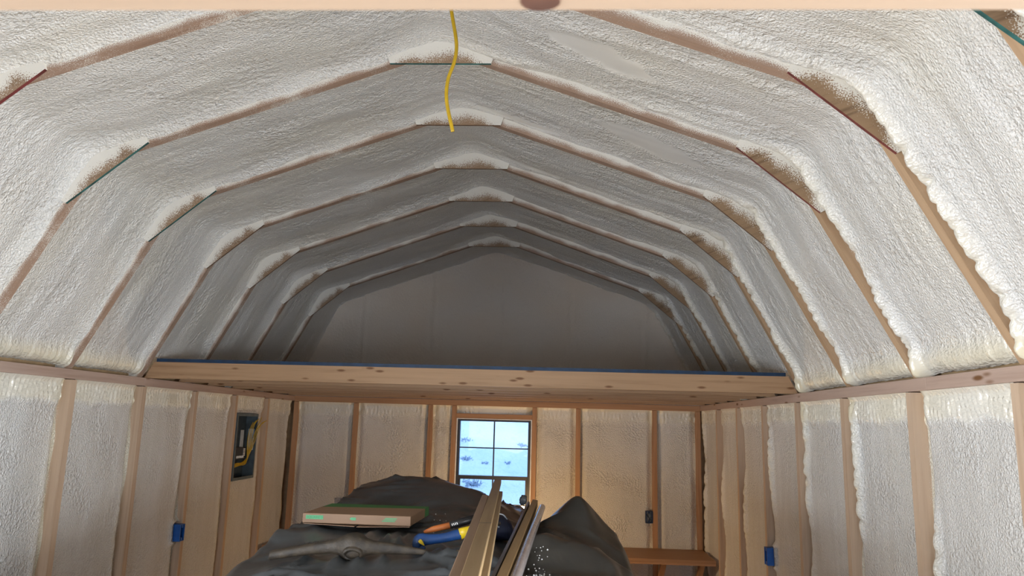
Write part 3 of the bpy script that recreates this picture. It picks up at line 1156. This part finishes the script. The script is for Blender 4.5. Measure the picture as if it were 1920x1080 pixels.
def outlet(loc, rot, label, dark=False):
    """open box, face towards local +x, w along y, h along z"""
    e = empty('outlet_box', loc)
    e.rotation_euler = (0, 0, rot)
    w, h, d = 0.058, 0.096, 0.07
    mt = 'blue_dark' if dark else 'blue_box'
    box('side', (-d, -w / 2, 0), (0, -w / 2 + 0.003, h), mt, e)
    box('side', (-d, w / 2 - 0.003, 0), (0, w / 2, h), mt, e)
    box('side', (-d, -w / 2 + 0.003, 0), (0, w / 2 - 0.003, 0.003), mt, e)
    box('side', (-d, -w / 2 + 0.003, h - 0.003), (0, w / 2 - 0.003, h), mt, e)
    box('back', (-d, -w / 2 + 0.003, 0.003), (-d + 0.003, w / 2 - 0.003, h - 0.003), mt, e)
    for sy in (-1, 1):
        box('rim', (-0.004, sy * (w / 2 - 0.006) - 0.003, 0.003), (0.0, sy * (w / 2 - 0.006) + 0.003, h - 0.003), mt, e)
    for zz in (0.012, h - 0.012):
        box('screw_tab', (-0.008, -0.008, zz - 0.008), (-0.001, 0.008, zz + 0.008), mt, e)
    for i in range(2):
        obj('wire', tube_me('wire', smooth_path([(-d + 0.004, -0.01 + 0.02 * i, 0.09), (-0.03, -0.012 + 0.02 * i, 0.06), (-0.02, 0.01 - 0.015 * i, 0.03), (-0.045, 0.0, 0.02)], 14), 0.003, 5),
            'white' if i else 'black', e)
    return tag(e, label, 'outlet box', 'blue plastic outlet boxes')


outlet((-W + 0.020, Y0 + 2 * SP - 0.030, 0.968), 0, 'bright blue outlet box on a stud of the wall with the breaker panel')
outlet((W - 0.020, Y0 + 2 * SP - 0.030, 0.952), PI, 'blue outlet box on a stud of the wall facing the breaker panel')
outlet((1.349 - 0.02 - 0.031, BACK - 0.006, 0.935), -PI / 2, 'dark blue outlet box beside a stud, above the wooden shelf', True)
outlet((-1.190 - 0.02 - 0.031, BACK - 0.006, 0.955), -PI / 2, 'dark blue outlet box on the end wall behind the cardboard carton', True)

# ------------------------------------------------------------------ yellow cable from the ridge
pts = [(0.085, 2.30, 3.215), (0.094, 2.30, 3.091), (0.117, 2.30, 2.963), (0.113, 2.30, 2.895), (0.094, 2.30, 2.828), (0.093, 2.30, 2.752), (0.118, 2.30, 2.645)]
cb = obj('hanging_cable', tube_me('hanging_cable', smooth_path(pts, 60), [(0.0062, 0.0035)] * 60, 8), 'yellow_wire')
tag(cb, 'flat yellow electrical cable hanging from the ridge', 'cable')

# ------------------------------------------------------------------ draped pile
def tarp_mat(name, col, rough):
    m, nt, b = new_mat(name)
    k = N(nt)
    p = k.node('ShaderNodeTexCoord').outputs['Object']
    n = k.noise(p, 5.0, 3)
    nt.links.new(k.mix(k.smooth(n, 0.3, 0.7), tuple(c * 0.8 for c in col), tuple(c * 1.2 for c in col)), b.inputs['Base Color'])
    b.inputs['Roughness'].default_value = rough
    w = k.node('ShaderNodeTexNoise')
    k.link(k.mapping(p, (6, 4, 6)), w.inputs['Vector'])
    w.inputs['Scale'].default_value = 2.0
    w.inputs['Detail'].default_value = 2
    w.inputs['Distortion'].default_value = 0.8
    nt.links.new(k.bump(w.outputs['Fac'], 0.15, 0.015), b.inputs['Normal'])
    return m


M['tarp'] = tarp_mat('grey plastic sheeting', (0.060, 0.066, 0.070), 0.30)
M['tarp_dark'] = tarp_mat('dark plastic sheeting', (0.036, 0.033, 0.028), 0.28)

T1 = [(-0.544, 2.5, 1.195), (-0.57, 2.7, 1.207), (-0.569, 2.9, 1.235), (-0.544, 3.1, 1.264), (-0.492, 3.5, 1.296), (-0.466, 3.7, 1.338), (-0.441, 3.9, 1.382), (-0.328, 3.95, 1.416), (-0.202, 3.95, 1.42), (-0.028, 3.9, 1.402), (0.116, 3.85, 1.352), (0.215, 3.8, 1.283), (0.3, 3.7, 1.225), (-0.523, 3.0, 1.273), (-0.31, 3.0, 1.268), (-0.078, 3.0, 1.272), (-0.282, 2.5, 1.231), (-0.108, 2.5, 1.24), (0.022, 2.55, 1.255), (-0.221, 2.3, 1.215), (-0.05, 2.25, 1.22), (0.114, 2.2, 1.22), (0.265, 2.2, 1.23), (0.109, 2.7, 1.238), (0.212, 2.8, 1.235), (-0.063, 3.3, 1.264), (0.051, 3.5, 1.29), (-0.244, 3.5, 1.285), (0.341, 2.5, 1.226), (0.367, 3.1, 1.23),
      (-0.3, 4.4, 1.30), (0.1, 4.4, 1.24), (-0.2, 1.8, 1.15), (0.2, 1.8, 1.20), (0.35, 1.8, 1.2), (0.5, 2.5, 1.1), (0.5, 3.6, 1.12)]
T2 = [(0.409, 3.2, 1.26), (0.441, 3.3, 1.281), (0.498, 3.4, 1.338), (0.556, 3.4, 1.387), (0.603, 3.4, 1.405), (0.629, 3.4, 1.364), (0.683, 3.35, 1.282), (0.731, 3.25, 1.2), (0.76, 3.1, 1.124), (0.639, 2.6, 1.218), (0.554, 2.7, 1.281), (0.499, 2.75, 1.303), (0.433, 2.75, 1.305), (0.412, 2.4, 1.237), (0.51, 2.4, 1.233), (0.373, 2.6, 1.225), (0.56, 3.05, 1.27), (0.45, 3.0, 1.25), (0.65, 3.0, 1.2), (0.38, 3.0, 1.22), (0.5, 3.75, 1.22), (0.65, 3.7, 1.2), (0.36, 3.5, 1.2)]


def rbf(points, soft=0.012):
    P = np.array(points)
    d = np.hypot(P[:, None, 0] - P[None, :, 0], P[:, None, 1] - P[None, :, 1])
    A = np.sqrt(d * d + 0.06 ** 2) * -1.0
    n = len(P)
    B = np.zeros((n + 1, n + 1))
    B[:n, :n] = A + np.eye(n) * soft
    B[:n, n] = 1
    B[n, :n] = 1
    rhs = np.concatenate([P[:, 2], [0]])
    w = np.linalg.solve(B, rhs)

    def f(x, y):
        out = np.full(np.shape(x), w[n])
        for i in range(n):
            out = out - w[i] * np.sqrt((x - P[i, 0]) ** 2 + (y - P[i, 1]) ** 2 + 0.06 ** 2)
        return out
    return f


def polydist(x, y, poly):
    """signed distance, positive inside"""
    inside = np.zeros(np.shape(x), bool)
    best = np.full(np.shape(x), 9.0)
    n = len(poly)
    for i in range(n):
        ax, ay = poly[i]
        bx, by = poly[(i + 1) % n]
        ex, ey = bx - ax, by - ay
        t = np.clip(((x - ax) * ex + (y - ay) * ey) / (ex * ex + ey * ey), 0, 1)
        best = np.minimum(best, np.hypot(x - ax - t * ex, y - ay - t * ey))
        cond = ((ay > y) != (by > y))
        xi = ax + (y - ay) * ex / np.where(abs(ey) < 1e-9, 1e-9, ey)
        inside ^= cond & (x < xi)
    return np.where(inside, best, -best)


F1 = rbf(T1)
F2 = rbf(T2, 0.002)
POLY1 = [(-0.60, 2.2), (-0.63, 2.75), (-0.62, 3.05), (-0.56, 3.6), (-0.52, 4.1), (-0.45, 4.6), (0.30, 4.6), (0.45, 3.9), (0.55, 3.2), (0.55, 2.2), (0.45, 1.45), (-0.35, 1.45)]
POLY2 = [(0.34, 2.2), (0.36, 3.7), (0.52, 3.9), (0.74, 3.7), (0.80, 3.3), (0.80, 2.9), (0.72, 2.55), (0.62, 2.2)]


def wrinkle(x, y, seed, amp):
    """long sharp creases in a few directions, flat in between"""
    out = 0
    for i, (ang, f, g) in enumerate(((0.5, 6.0, 1.3), (-0.7, 5.0, 1.1), (1.5, 7.0, 1.6), (0.05, 11.0, 2.6))):
        c, q = math.cos(ang), math.sin(ang)
        u = x * c + y * q
        v = -x * q + y * c
        n_ = perlin(v * f + 0.4 * perlin(u * 2, v * 2, seed + i), u * g, seed + 10 * i)
        out = out + (1 - np.clip(np.abs(n_) * 3.2, 0, 1)) ** 2 * (0.9 if i < 3 else 0.4) * sstep(-0.1, 0.4, perlin(x * 2 + i, y * 2, seed + 40 + i))
    return amp * (out - 0.25)


def tarp_height1(x, y):
    return F1(x, y) + wrinkle(x, y, 61, 0.027)


def tarp_height2(x, y):
    return F2(x, y) + wrinkle(x, y, 81, 0.024)


def tarp(name, hf, poly, x0, x1, y0, y1, step, mat, label, floor_z=0.012, under=None):
    gx = np.arange(x0, x1, step)
    gy = np.arange(y0, y1, step)
    Yy, Xx = np.meshgrid(gy, gx, indexing='ij')
    d = polydist(Xx, Yy, poly) + 0.02 * fbm(Xx * 4, Yy * 4, 91, 2)
    z = hf(Xx, Yy)
    m = sstep(-0.16, 0.02, d)
    m = m ** 0.5
    z = floor_z + (z - floor_z) * m + 0.02 * perlin(Xx * 9, Yy * 9, 92) * (1 - m) * m * 4
    V = np.stack([Xx, Yy, np.maximum(z, floor_z)], -1).reshape(-1, 3)
    Fq = grid_faces(len(gy), len(gx))[:, ::-1]
    keep = (d.reshape(-1)[Fq] > -0.20).any(axis=1)
    if under is not None:
        # the sheet lies on the other one: nothing of it is buried there
        hf2, poly2 = under
        d2 = polydist(Xx, Yy, poly2) + 0.02 * fbm(Xx * 4, Yy * 4, 91, 2)
        z2 = floor_z + (hf2(Xx, Yy) - floor_z) * sstep(-0.16, 0.02, d2) ** 0.5
        keep &= ((z - z2).reshape(-1)[Fq] > -0.012).any(axis=1)
    Fq = Fq[keep]
    used = np.unique(Fq)
    remap = np.full(len(V), -1)
    remap[used] = np.arange(len(used))
    me = mesh_np(name, V[used], remap[Fq], True)
    o = obj(name, me, mat)
    return tag(o, label, 'tarp')


tarp('tarp', tarp_height1, POLY1, -0.86, 0.80, 1.2, 4.85, 0.014, 'tarp', 'large grey plastic sheet draped over the pile under the carton')
tarp('tarp', tarp_height2, POLY2, 0.15, 1.02, 1.95, 4.15, 0.012, 'tarp_dark', 'dark plastic sheet pulled up into a peak beside the wrapped roll', under=(tarp_height1, POLY1))

# foam crumbs fallen on the sheets
rnd = random.Random(3)
V, F = [], []
for i in range(70):
    if i % 2:
        x, y = rnd.uniform(-0.05, 0.12), rnd.uniform(2.9, 3.5)
        z = float(tarp_height1(np.array([x]), np.array([y]))[0])
    else:
        x, y = rnd.gauss(0.43, 0.02), rnd.uniform(2.35, 2.7)
        z = float(tarp_height2(np.array([x]), np.array([y]))[0])
    r = rnd.uniform(0.0012, 0.0035)
    b = len(V)
    z += r * 0.5
    V += [(x + r, y, z), (x - r, y, z), (x, y + r, z), (x, y - r, z), (x, y, z + r), (x, y, z - r)]
    F += [(b, b + 2, b + 4), (b + 2, b + 1, b + 4), (b + 1, b + 3, b + 4), (b + 3, b, b + 4), (b + 2, b, b + 5), (b + 1, b + 2, b + 5), (b + 3, b + 1, b + 5), (b, b + 3, b + 5)]
tag(obj('crumbs', mesh_np('crumbs', V, F), 'white'), 'scattered white foam crumbs lying on the plastic sheets', 'crumbs', kind='stuff')

# ------------------------------------------------------------------ carton on the pile
def carton_mat():
    m, nt, b = new_mat('brown cardboard printed green')
    k = N(nt)
    p = k.node('ShaderNodeTexCoord').outputs['Object']
    sep = k.node('ShaderNodeSeparateXYZ')
    k.link(p, sep.inputs[0])
    base = k.mix(k.noise(k.mapping(p, (4, 60, 4)), 3.0, 2), (0.25, 0.150, 0.088), (0.30, 0.185, 0.112))
    g = k.smooth(k.math('ADD', sep.outputs[1], k.math('MULTIPLY', sep.outputs[0], -0.10)), 0.215, 0.222)
    nt.links.new(k.mix(g, base, (0.035, 0.16, 0.045)), b.inputs['Base Color'])
    b.inputs['Roughness'].default_value = 0.6
    return m


M['carton'] = carton_mat()
M['print'] = plain_mat('green print', (0.10, 0.40, 0.19), 0.6, var=0.1)
M['print_dark'] = plain_mat('dark green print', (0.045, 0.25, 0.10), 0.6)
carton = empty('cardboard_box', (-0.522, 3.035, 1.291))
carton.rotation_euler = (math.radians(0.5), math.radians(-0.3), math.radians(-3))
tag(carton, 'flat brown cardboard carton with green print lying on the grey sheet', 'box')
bw, bd, bh = 0.44, 0.345, 0.040
box('lid', (0, 0, 0.003), (bw, bd, bh), 'carton', carton, bev=0.002)
V = [(0.004, 0.002, -0.001), (0.215, -0.006, -0.006), (0.215, 0.05, -0.003), (0.004, 0.05, 0.0015), (0.004, 0.002, 0.001), (0.215, -0.006, -0.004), (0.215, 0.05, -0.001), (0.004, 0.05, 0.0028)]
obj('flap', mesh_np('flap', V, BOXF), 'carton', carton)
V = [(0.225, -0.006, -0.007), (0.436, 0.002, -0.001), (0.436, 0.05, 0.001), (0.225, 0.05, -0.003), (0.225, -0.006, -0.005), (0.436, 0.002, 0.001), (0.436, 0.05, 0.0028), (0.225, 0.05, -0.001)]
obj('flap', mesh_np('flap', V, BOXF), 'carton', carton)
pr = box('print_block', (0.014, -0.0008, 0.018), (0.085, 0.0002, 0.033), 'print', carton)


def lettering(text, size, loc, mat, parent, width=None):
    fc = bpy.data.curves.new('lettering', 'FONT')
    fc.body = text
    fc.size = size
    tmp = bpy.data.objects.new('tmp_text', fc)
    me = bpy.data.meshes.new_from_object(tmp)
    bpy.data.objects.remove(tmp)
    xs = [v.co.x for v in me.vertices]
    s = (width / (max(xs) - min(xs))) if width else 1
    for v in me.vertices:
        v.co = Vector((v.co.x * s, 0, v.co.y))
    o = obj('lettering', me, mat, parent)
    o.location = loc
    return o


lettering('SQUARE', 0.012, (0.0, -0.0006, 0.0035), 'print_dark', pr, 0.054).location = (0.017, -0.0012, 0.0215)
lettering('D', 0.012, (0.0, 0, 0), 'print_dark', pr).location = (0.0755, -0.0012, 0.0215)
V = [(0.193, -0.0006, 0.023), (0.203, -0.0006, 0.018), (0.219, -0.0006, 0.018), (0.219, -0.0006, 0.029), (0.200, -0.0006, 0.029),
     (0.193, 0.0004, 0.023), (0.203, 0.0004, 0.018), (0.219, 0.0004, 0.018), (0.219, 0.0004, 0.029), (0.200, 0.0004, 0.029)]
obj('print_block', mesh_np('print_block', V, [(0, 1, 2, 3, 4), (9, 8, 7, 6, 5), (1, 0, 5, 6), (2, 1, 6, 7), (3, 2, 7, 8), (4, 3, 8, 9), (0, 4, 9, 5)]), 'print', carton)
for i in range(3):
    box('print_line', (0.325 + 0.006 * i, -0.0006, 0.017 + 0.0055 * i), (0.385 - 0.004 * (2 - i), 0.0002, 0.0205 + 0.0055 * i), 'print', carton)

# ------------------------------------------------------------------ mattock head
M['iron'] = plain_mat('rusty dark iron', (0.032, 0.023, 0.014), 0.6, 0.0, 0.5, 120, 0.45)


def loft_sections(name, secs, seg=14, power=2.6):
    """secs: (centre, half width across view (y), half height (z)) along a path; rounded-rectangle sections"""
    V, F = [], []
    for c, a, b in secs:
        for s in range(seg):
            q = 2 * PI * s / seg
            cy = math.copysign(abs(math.cos(q)) ** (2 / power), math.cos(q))
            cz = math.copysign(abs(math.sin(q)) ** (2 / power), math.sin(q))
            V.append((c[0], c[1] + a * cy, c[2] + b * cz))
    n = len(secs)
    for i in range(n - 1):
        for s in range(seg):
            s2 = (s + 1) % seg
            F.append((i * seg + s, (i + 1) * seg + s, (i + 1) * seg + s2, i * seg + s2))
    F.append(tuple(range(seg)))
    F.append(tuple((n - 1) * seg + s for s in reversed(range(seg))))
    return mesh_np(name, V, F, True)


mat_e = empty('mattock_head', (-0.20, 2.60, 1.249))
tag(mat_e, 'rusty iron mattock head without a handle lying on the grey sheet', 'mattock')
ox, oz = 0.20, -1.235
secs = []
for x, z, hy, hz in ((-0.481, 1.229, 0.022, 0.0125), (-0.478, 1.230, 0.024, 0.0135), (-0.40, 1.244, 0.022, 0.0145), (-0.32, 1.258, 0.018, 0.016), (-0.27, 1.264, 0.017, 0.019),
                     (-0.248, 1.266, 0.022, 0.024), (-0.225, 1.266, 0.036, 0.034), (-0.198, 1.268, 0.040, 0.037), (-0.175, 1.267, 0.036, 0.033), (-0.158, 1.266, 0.024, 0.024),
                     (-0.135, 1.266, 0.017, 0.018), (-0.08, 1.264, 0.014, 0.0155), (-0.02, 1.260, 0.011, 0.012), (0.045, 1.256, 0.006, 0.007), (0.06, 1.255, 0.003, 0.004)):
    secs.append(((x + ox, 0.0, z + oz), hy * 1.15, hz * 1.2))
obj('blade', loft_sections('blade', secs, 16, 3.0), 'iron', mat_e)
# oval eye collar facing the viewer
V, F = [], []
seg = 20
ax = Vector((0.10, -0.86, -0.45)).normalized()
a1 = Vector((1, 0.1, 0)).normalized()
a1 = (a1 - ax * a1.dot(ax)).normalized()
a2 = ax.cross(a1)
cc = Vector((0.002, -0.008, 0.028))
rings = [(0.0, 0.036, 0.030), (0.030, 0.034, 0.026), (0.040, 0.032, 0.024), (0.041, 0.025, 0.017), (0.012, 0.023, 0.015)]
for d_, ra, rb in rings:
    for s in range(seg):
        q = 2 * PI * s / seg
        V.append(cc + ax * d_ + a1 * ra * math.cos(q) + a2 * rb * math.sin(q))
for i in range(len(rings) - 1):
    for s in range(seg):
        s2 = (s + 1) % seg
        F.append((i * seg + s, i * seg + s2, (i + 1) * seg + s2, (i + 1) * seg + s))
F.append(tuple((len(rings) - 1) * seg + s for s in range(seg)))
obj('eye_collar', mesh_np('eye_collar', V, F, True), 'iron', mat_e)

# ------------------------------------------------------------------ hand tools behind the boards
M['blue_grip'] = plain_mat('blue rubber grip', (0.008, 0.045, 0.16), 0.45, var=0.2)
M['yellow'] = plain_mat('yellow plastic', (0.60, 0.42, 0.01), 0.4)
M['orange'] = plain_mat('orange plastic', (0.42, 0.12, 0.025), 0.45)
M['navy'] = plain_mat('navy fabric', (0.006, 0.010, 0.035), 0.6, bump=0.3, scale=300)
tool = empty('hand_tool', (0.02, 2.75, 1.248))
tag(tool, 'hand tool with a bulbous blue grip and yellow collar lying on the sheet', 'tool')


def rel(e, pts):
    l = e.location
    return [(p[0] - l.x, p[1] - l.y, p[2] - l.z) for p in pts]


gp = rel(tool, [(0.018, 2.75, 1.252), (-0.004, 2.752, 1.262), (0.000, 2.755, 1.284), (0.035, 2.758, 1.288), (0.080, 2.762, 1.294), (0.125, 2.766, 1.305), (0.143, 2.768, 1.309)])
gr = [(0.006, 0.010), (0.014, 0.020), (0.016, 0.024), (0.015, 0.0185), (0.015, 0.0165), (0.016, 0.018), (0.016, 0.019)]
sp_ = smooth_path([(*p, r[0], r[1]) for p, r in zip(gp, gr)], 30)
obj('grip', tube_me('grip', [p[:3] for p in sp_], [(p[3], p[4]) for p in sp_], 14), 'blue_grip', tool)
gp = rel(tool, [(0.141, 2.768, 1.3085), (0.16, 2.770, 1.316), (0.20, 2.775, 1.330)])
obj('collar', tube_me('collar', gp, [(0.0165, 0.020), (0.015, 0.018), (0.013, 0.015)], 14), 'yellow', tool)
gp = rel(tool, [(0.199, 2.775, 1.3295), (0.25, 2.78, 1.342), (0.285, 2.785, 1.348)])
obj('shank', tube_me('shank', gp, [(0.010, 0.010), (0.008, 0.008), (0.006, 0.006)], 10), 'iron', tool)
V, F = [], []
tear = [(0.0, 0.0045), (0.004, 0.0065), (0.010, 0.006), (0.017, 0.004), (0.026, 0.001)]
lp = [(x, h) for x, h in tear] + [(x, -h) for x, h in reversed(tear)]
ca, sa = math.cos(-0.75), math.sin(-0.75)
for yy in (0.0, 0.004):
    for x, z in lp:
        V.append((x * ca - z * sa, yy, x * sa + z * ca))
nn = len(lp)
F = [tuple(range(nn)), tuple(nn + i for i in reversed(range(nn)))] + [((i + 1) % nn, i, nn + i, nn + (i + 1) % nn) for i in range(nn)]
hh = obj('hang_hole_rim', mesh_np('hang_hole_rim', V, F), 'yellow', tool)
hh.location = (-0.020, -0.0185, 0.040)

saw = empty('folding_saw', (0.09, 2.84, 1.27))
tag(saw, 'slim orange and black tool lying behind the blue grip', 'tool')
obj('orange_grip', tube_me('orange_grip', rel(saw, [(0.0, 2.83, 1.302), (0.03, 2.833, 1.312), (0.095, 2.84, 1.328)]), [(0.004, 0.005), (0.010, 0.011), (0.011, 0.0125)], 10), 'orange', saw)
obj('black_barrel', tube_me('black_barrel', rel(saw, [(0.094, 2.84, 1.328), (0.13, 2.845, 1.338), (0.19, 2.852, 1.356)]), [(0.0115, 0.013), (0.013, 0.015), (0.012, 0.014)], 10), 'black', saw)
for i in range(4):
    q = box('printed_mark', (-0.0012, -0.001, -0.004), (0.0012, 0.001, 0.004), 'white', saw)
    q.location = (0.104 + 0.006 * i - saw.location.x, 2.8275 + 0.0006 * i - saw.location.y, 1.332 + 0.0017 * i - saw.location.z)
    q.rotation_euler = (0, -0.3 - 0.2 * (i % 2), 0)

pouch = empty('tool_pouch', (0.262, 3.12, 1.242))
tag(pouch, 'dark navy tool pouch tucked under the pale boards', 'pouch')
secs = []
for x, hy, hz in ((-0.062, 0.02, 0.02), (-0.055, 0.05, 0.038), (-0.02, 0.07, 0.047), (0.02, 0.068, 0.046), (0.045, 0.05, 0.034), (0.058, 0.02, 0.016)):
    secs.append(((x, 0, hz), hy, hz))
obj('body', loft_sections('body', secs, 18, 3.2), 'navy', pouch)
obj('loop', tube_me('loop', smooth_path([(-0.03, -0.03, 0.085), (-0.01, -0.035, 0.103), (0.015, -0.03, 0.100), (0.03, -0.02, 0.082)], 16), 0.0025, 6), 'white_label', pouch)
for i in range(3):
    q = box('printed_mark', (-0.003, -0.001, -0.002), (0.003, 0.001, 0.002), 'white_label', pouch)
    q.location = (-0.012 + 0.006 * i, -0.069, 0.058 + 0.004 * (i % 2))

# ------------------------------------------------------------------ boards and roll lying on the pile
M['board_pale'] = wood_mat('pale board', (0.27, 0.185, 0.095), (0.20, 0.13, 0.06), None)
M['board_brown'] = wood_mat('brown board', (0.25, 0.165, 0.105), (0.19, 0.12, 0.07), None)
M['board_tan'] = wood_mat('tan board', (0.27, 0.175, 0.08), (0.21, 0.13, 0.05), None)
M['metal_strip'] = plain_mat('dull metal strip', (0.09, 0.09, 0.095), 0.35, 0.8)
M['wrap'] = plain_mat('clear wrapped white roll', (0.27, 0.24, 0.235), 0.18, bump=0.35, scale=60)


def board(name, a, b, width, thick, mat, label, end_cut=0.0):
    """a near end, b far end: middle of the top face"""
    a, b = Vector(a), Vector(b)
    d = (b - a)
    L = d.length
    e = obj(name, box_me(name, (-width / 2, 0, -thick), (width / 2, L, 0), (0, 1, 0)), mat)
    for v in e.data.vertices:
        if v.co.y > L / 2:
            v.co.y += end_cut * (v.co.x / width)
    bevel(e, 0.002)
    y = d.normalized()
    x = y.cross(Vector((0, 0, 1))).normalized()
    z = x.cross(y)
    e.matrix_world = Matrix(((x.x, y.x, z.x, a.x), (x.y, y.y, z.y, a.y), (x.z, y.z, z.z, a.z), (0, 0, 0, 1)))
    return tag(e, label, 'board', 'boards lying on the pile')


board('board', (0.274 + 0.012, 1.25, 1.413), (0.198, 3.14, 1.413), 0.026, 0.040, 'board_brown', 'brown board with a slanted end, beside the pale board on the pile', -0.02)
board('board', (0.303 + 0.010, 1.25, 1.415), (0.195, 3.99, 1.415), 0.036, 0.020, 'board_pale', 'long pale board reaching furthest towards the window, pencil line across it', 0.02)
board('board', (0.313 + 0.012, 1.25, 1.394), (0.226, 3.56, 1.394), 0.040, 0.020, 'board_pale', 'pale board lying directly underneath the longest board', -0.02)
board('metal_strip', (0.317, 1.5, 1.352), (0.368, 3.55, 1.352), 0.010, 0.030, 'metal_strip', 'thin dull metal strip on edge beside the tan board', 0.0)
board('board', (0.337, 1.5, 1.351), (0.396, 3.66, 1.351), 0.026, 0.035, 'board_tan', 'tan board between the metal strip and the plastic-wrapped roll', -0.03)
line = box('pencil_line', (-0.0185, 2.30 - 1.25, 0.0001), (0.0185, 2.306 - 1.25, 0.0004), 'black')
line.parent = [o for o in COL.objects if o.get('label', '').startswith('long pale board')][0]
line.location = (0, -0.35 + 0.30, 0)
roll = obj('wrapped_roll', tube_me('wrapped_roll', smooth_path([(0.364, 1.5, 1.337), (0.395, 2.5, 1.335), (0.428, 3.40, 1.336), (0.429, 3.425, 1.336)], 40),
                                   [(0.0145, 0.0145)] * 38 + [(0.012, 0.012), (0.006, 0.006)], 14), 'wrap')
tag(roll, 'pale roll wrapped in clear plastic lying on the pile', 'roll')

M['poly'] = plain_mat('crumpled clear film', (0.05, 0.055, 0.06), 0.2, bump=0.6, scale=90)
V, F = [], []
for i in range(7):
    for j in range(10):
        th = PI * i / 6
        ph = 2 * PI * j / 10
        r = 0.020 * (1 + 0.35 * math.sin(3 * ph + i) * math.sin(th))
        V.append((r * math.sin(th) * math.cos(ph) * 0.8, r * math.sin(th) * math.sin(ph), r * math.cos(th) * 1.1))
for i in range(6):
    for j in range(10):
        j2 = (j + 1) % 10
        F.append((i * 10 + j, i * 10 + j2, (i + 1) * 10 + j2, (i + 1) * 10 + j))
sc = obj('film_scrap', mesh_np('film_scrap', V, F, True), 'poly')
sc.location = (0.345, 3.45, 1.368)
tag(sc, 'small dark scrap of crumpled film beside the metal strip in front of the window', 'film scrap')

# ------------------------------------------------------------------ work lamp hidden behind the pile, its glow shows on the end wall
M['lamp_base'] = plain_mat('lamp housing', (0.35, 0.20, 0.03), 0.5)
lamp = empty('work_lamp', (0.24, 5.45, 0.0))
tag(lamp, 'work lamp on a short stand behind the draped pile, glowing on the end wall', 'lamp')
obj('stand', tube_me('stand', [(0, 0, 0.0), (0, 0, 0.02), (0, 0, 0.025), (0, 0, 0.86)], [(0.14, 0.14), (0.14, 0.14), (0.014, 0.014), (0.014, 0.014)], 14), 'lamp_base', lamp)
mb, nt, bb = new_mat('warm bulb')
bb.inputs['Base Color'].default_value = (1, 0.8, 0.5, 1)
bb.inputs['Emission Color'].default_value = (1, 0.66, 0.34, 1)
bb.inputs['Emission Strength'].default_value = 370
M['bulb'] = mb
obj('bulb', tube_me('bulb', [(0, 0, 0.86), (0, 0, 0.88), (0, 0, 0.91), (0, 0, 0.94), (0, 0, 0.95)], [(0.014, 0.014), (0.030, 0.030), (0.038, 0.038), (0.028, 0.028), (0.008, 0.008)], 12), 'bulb', lamp)
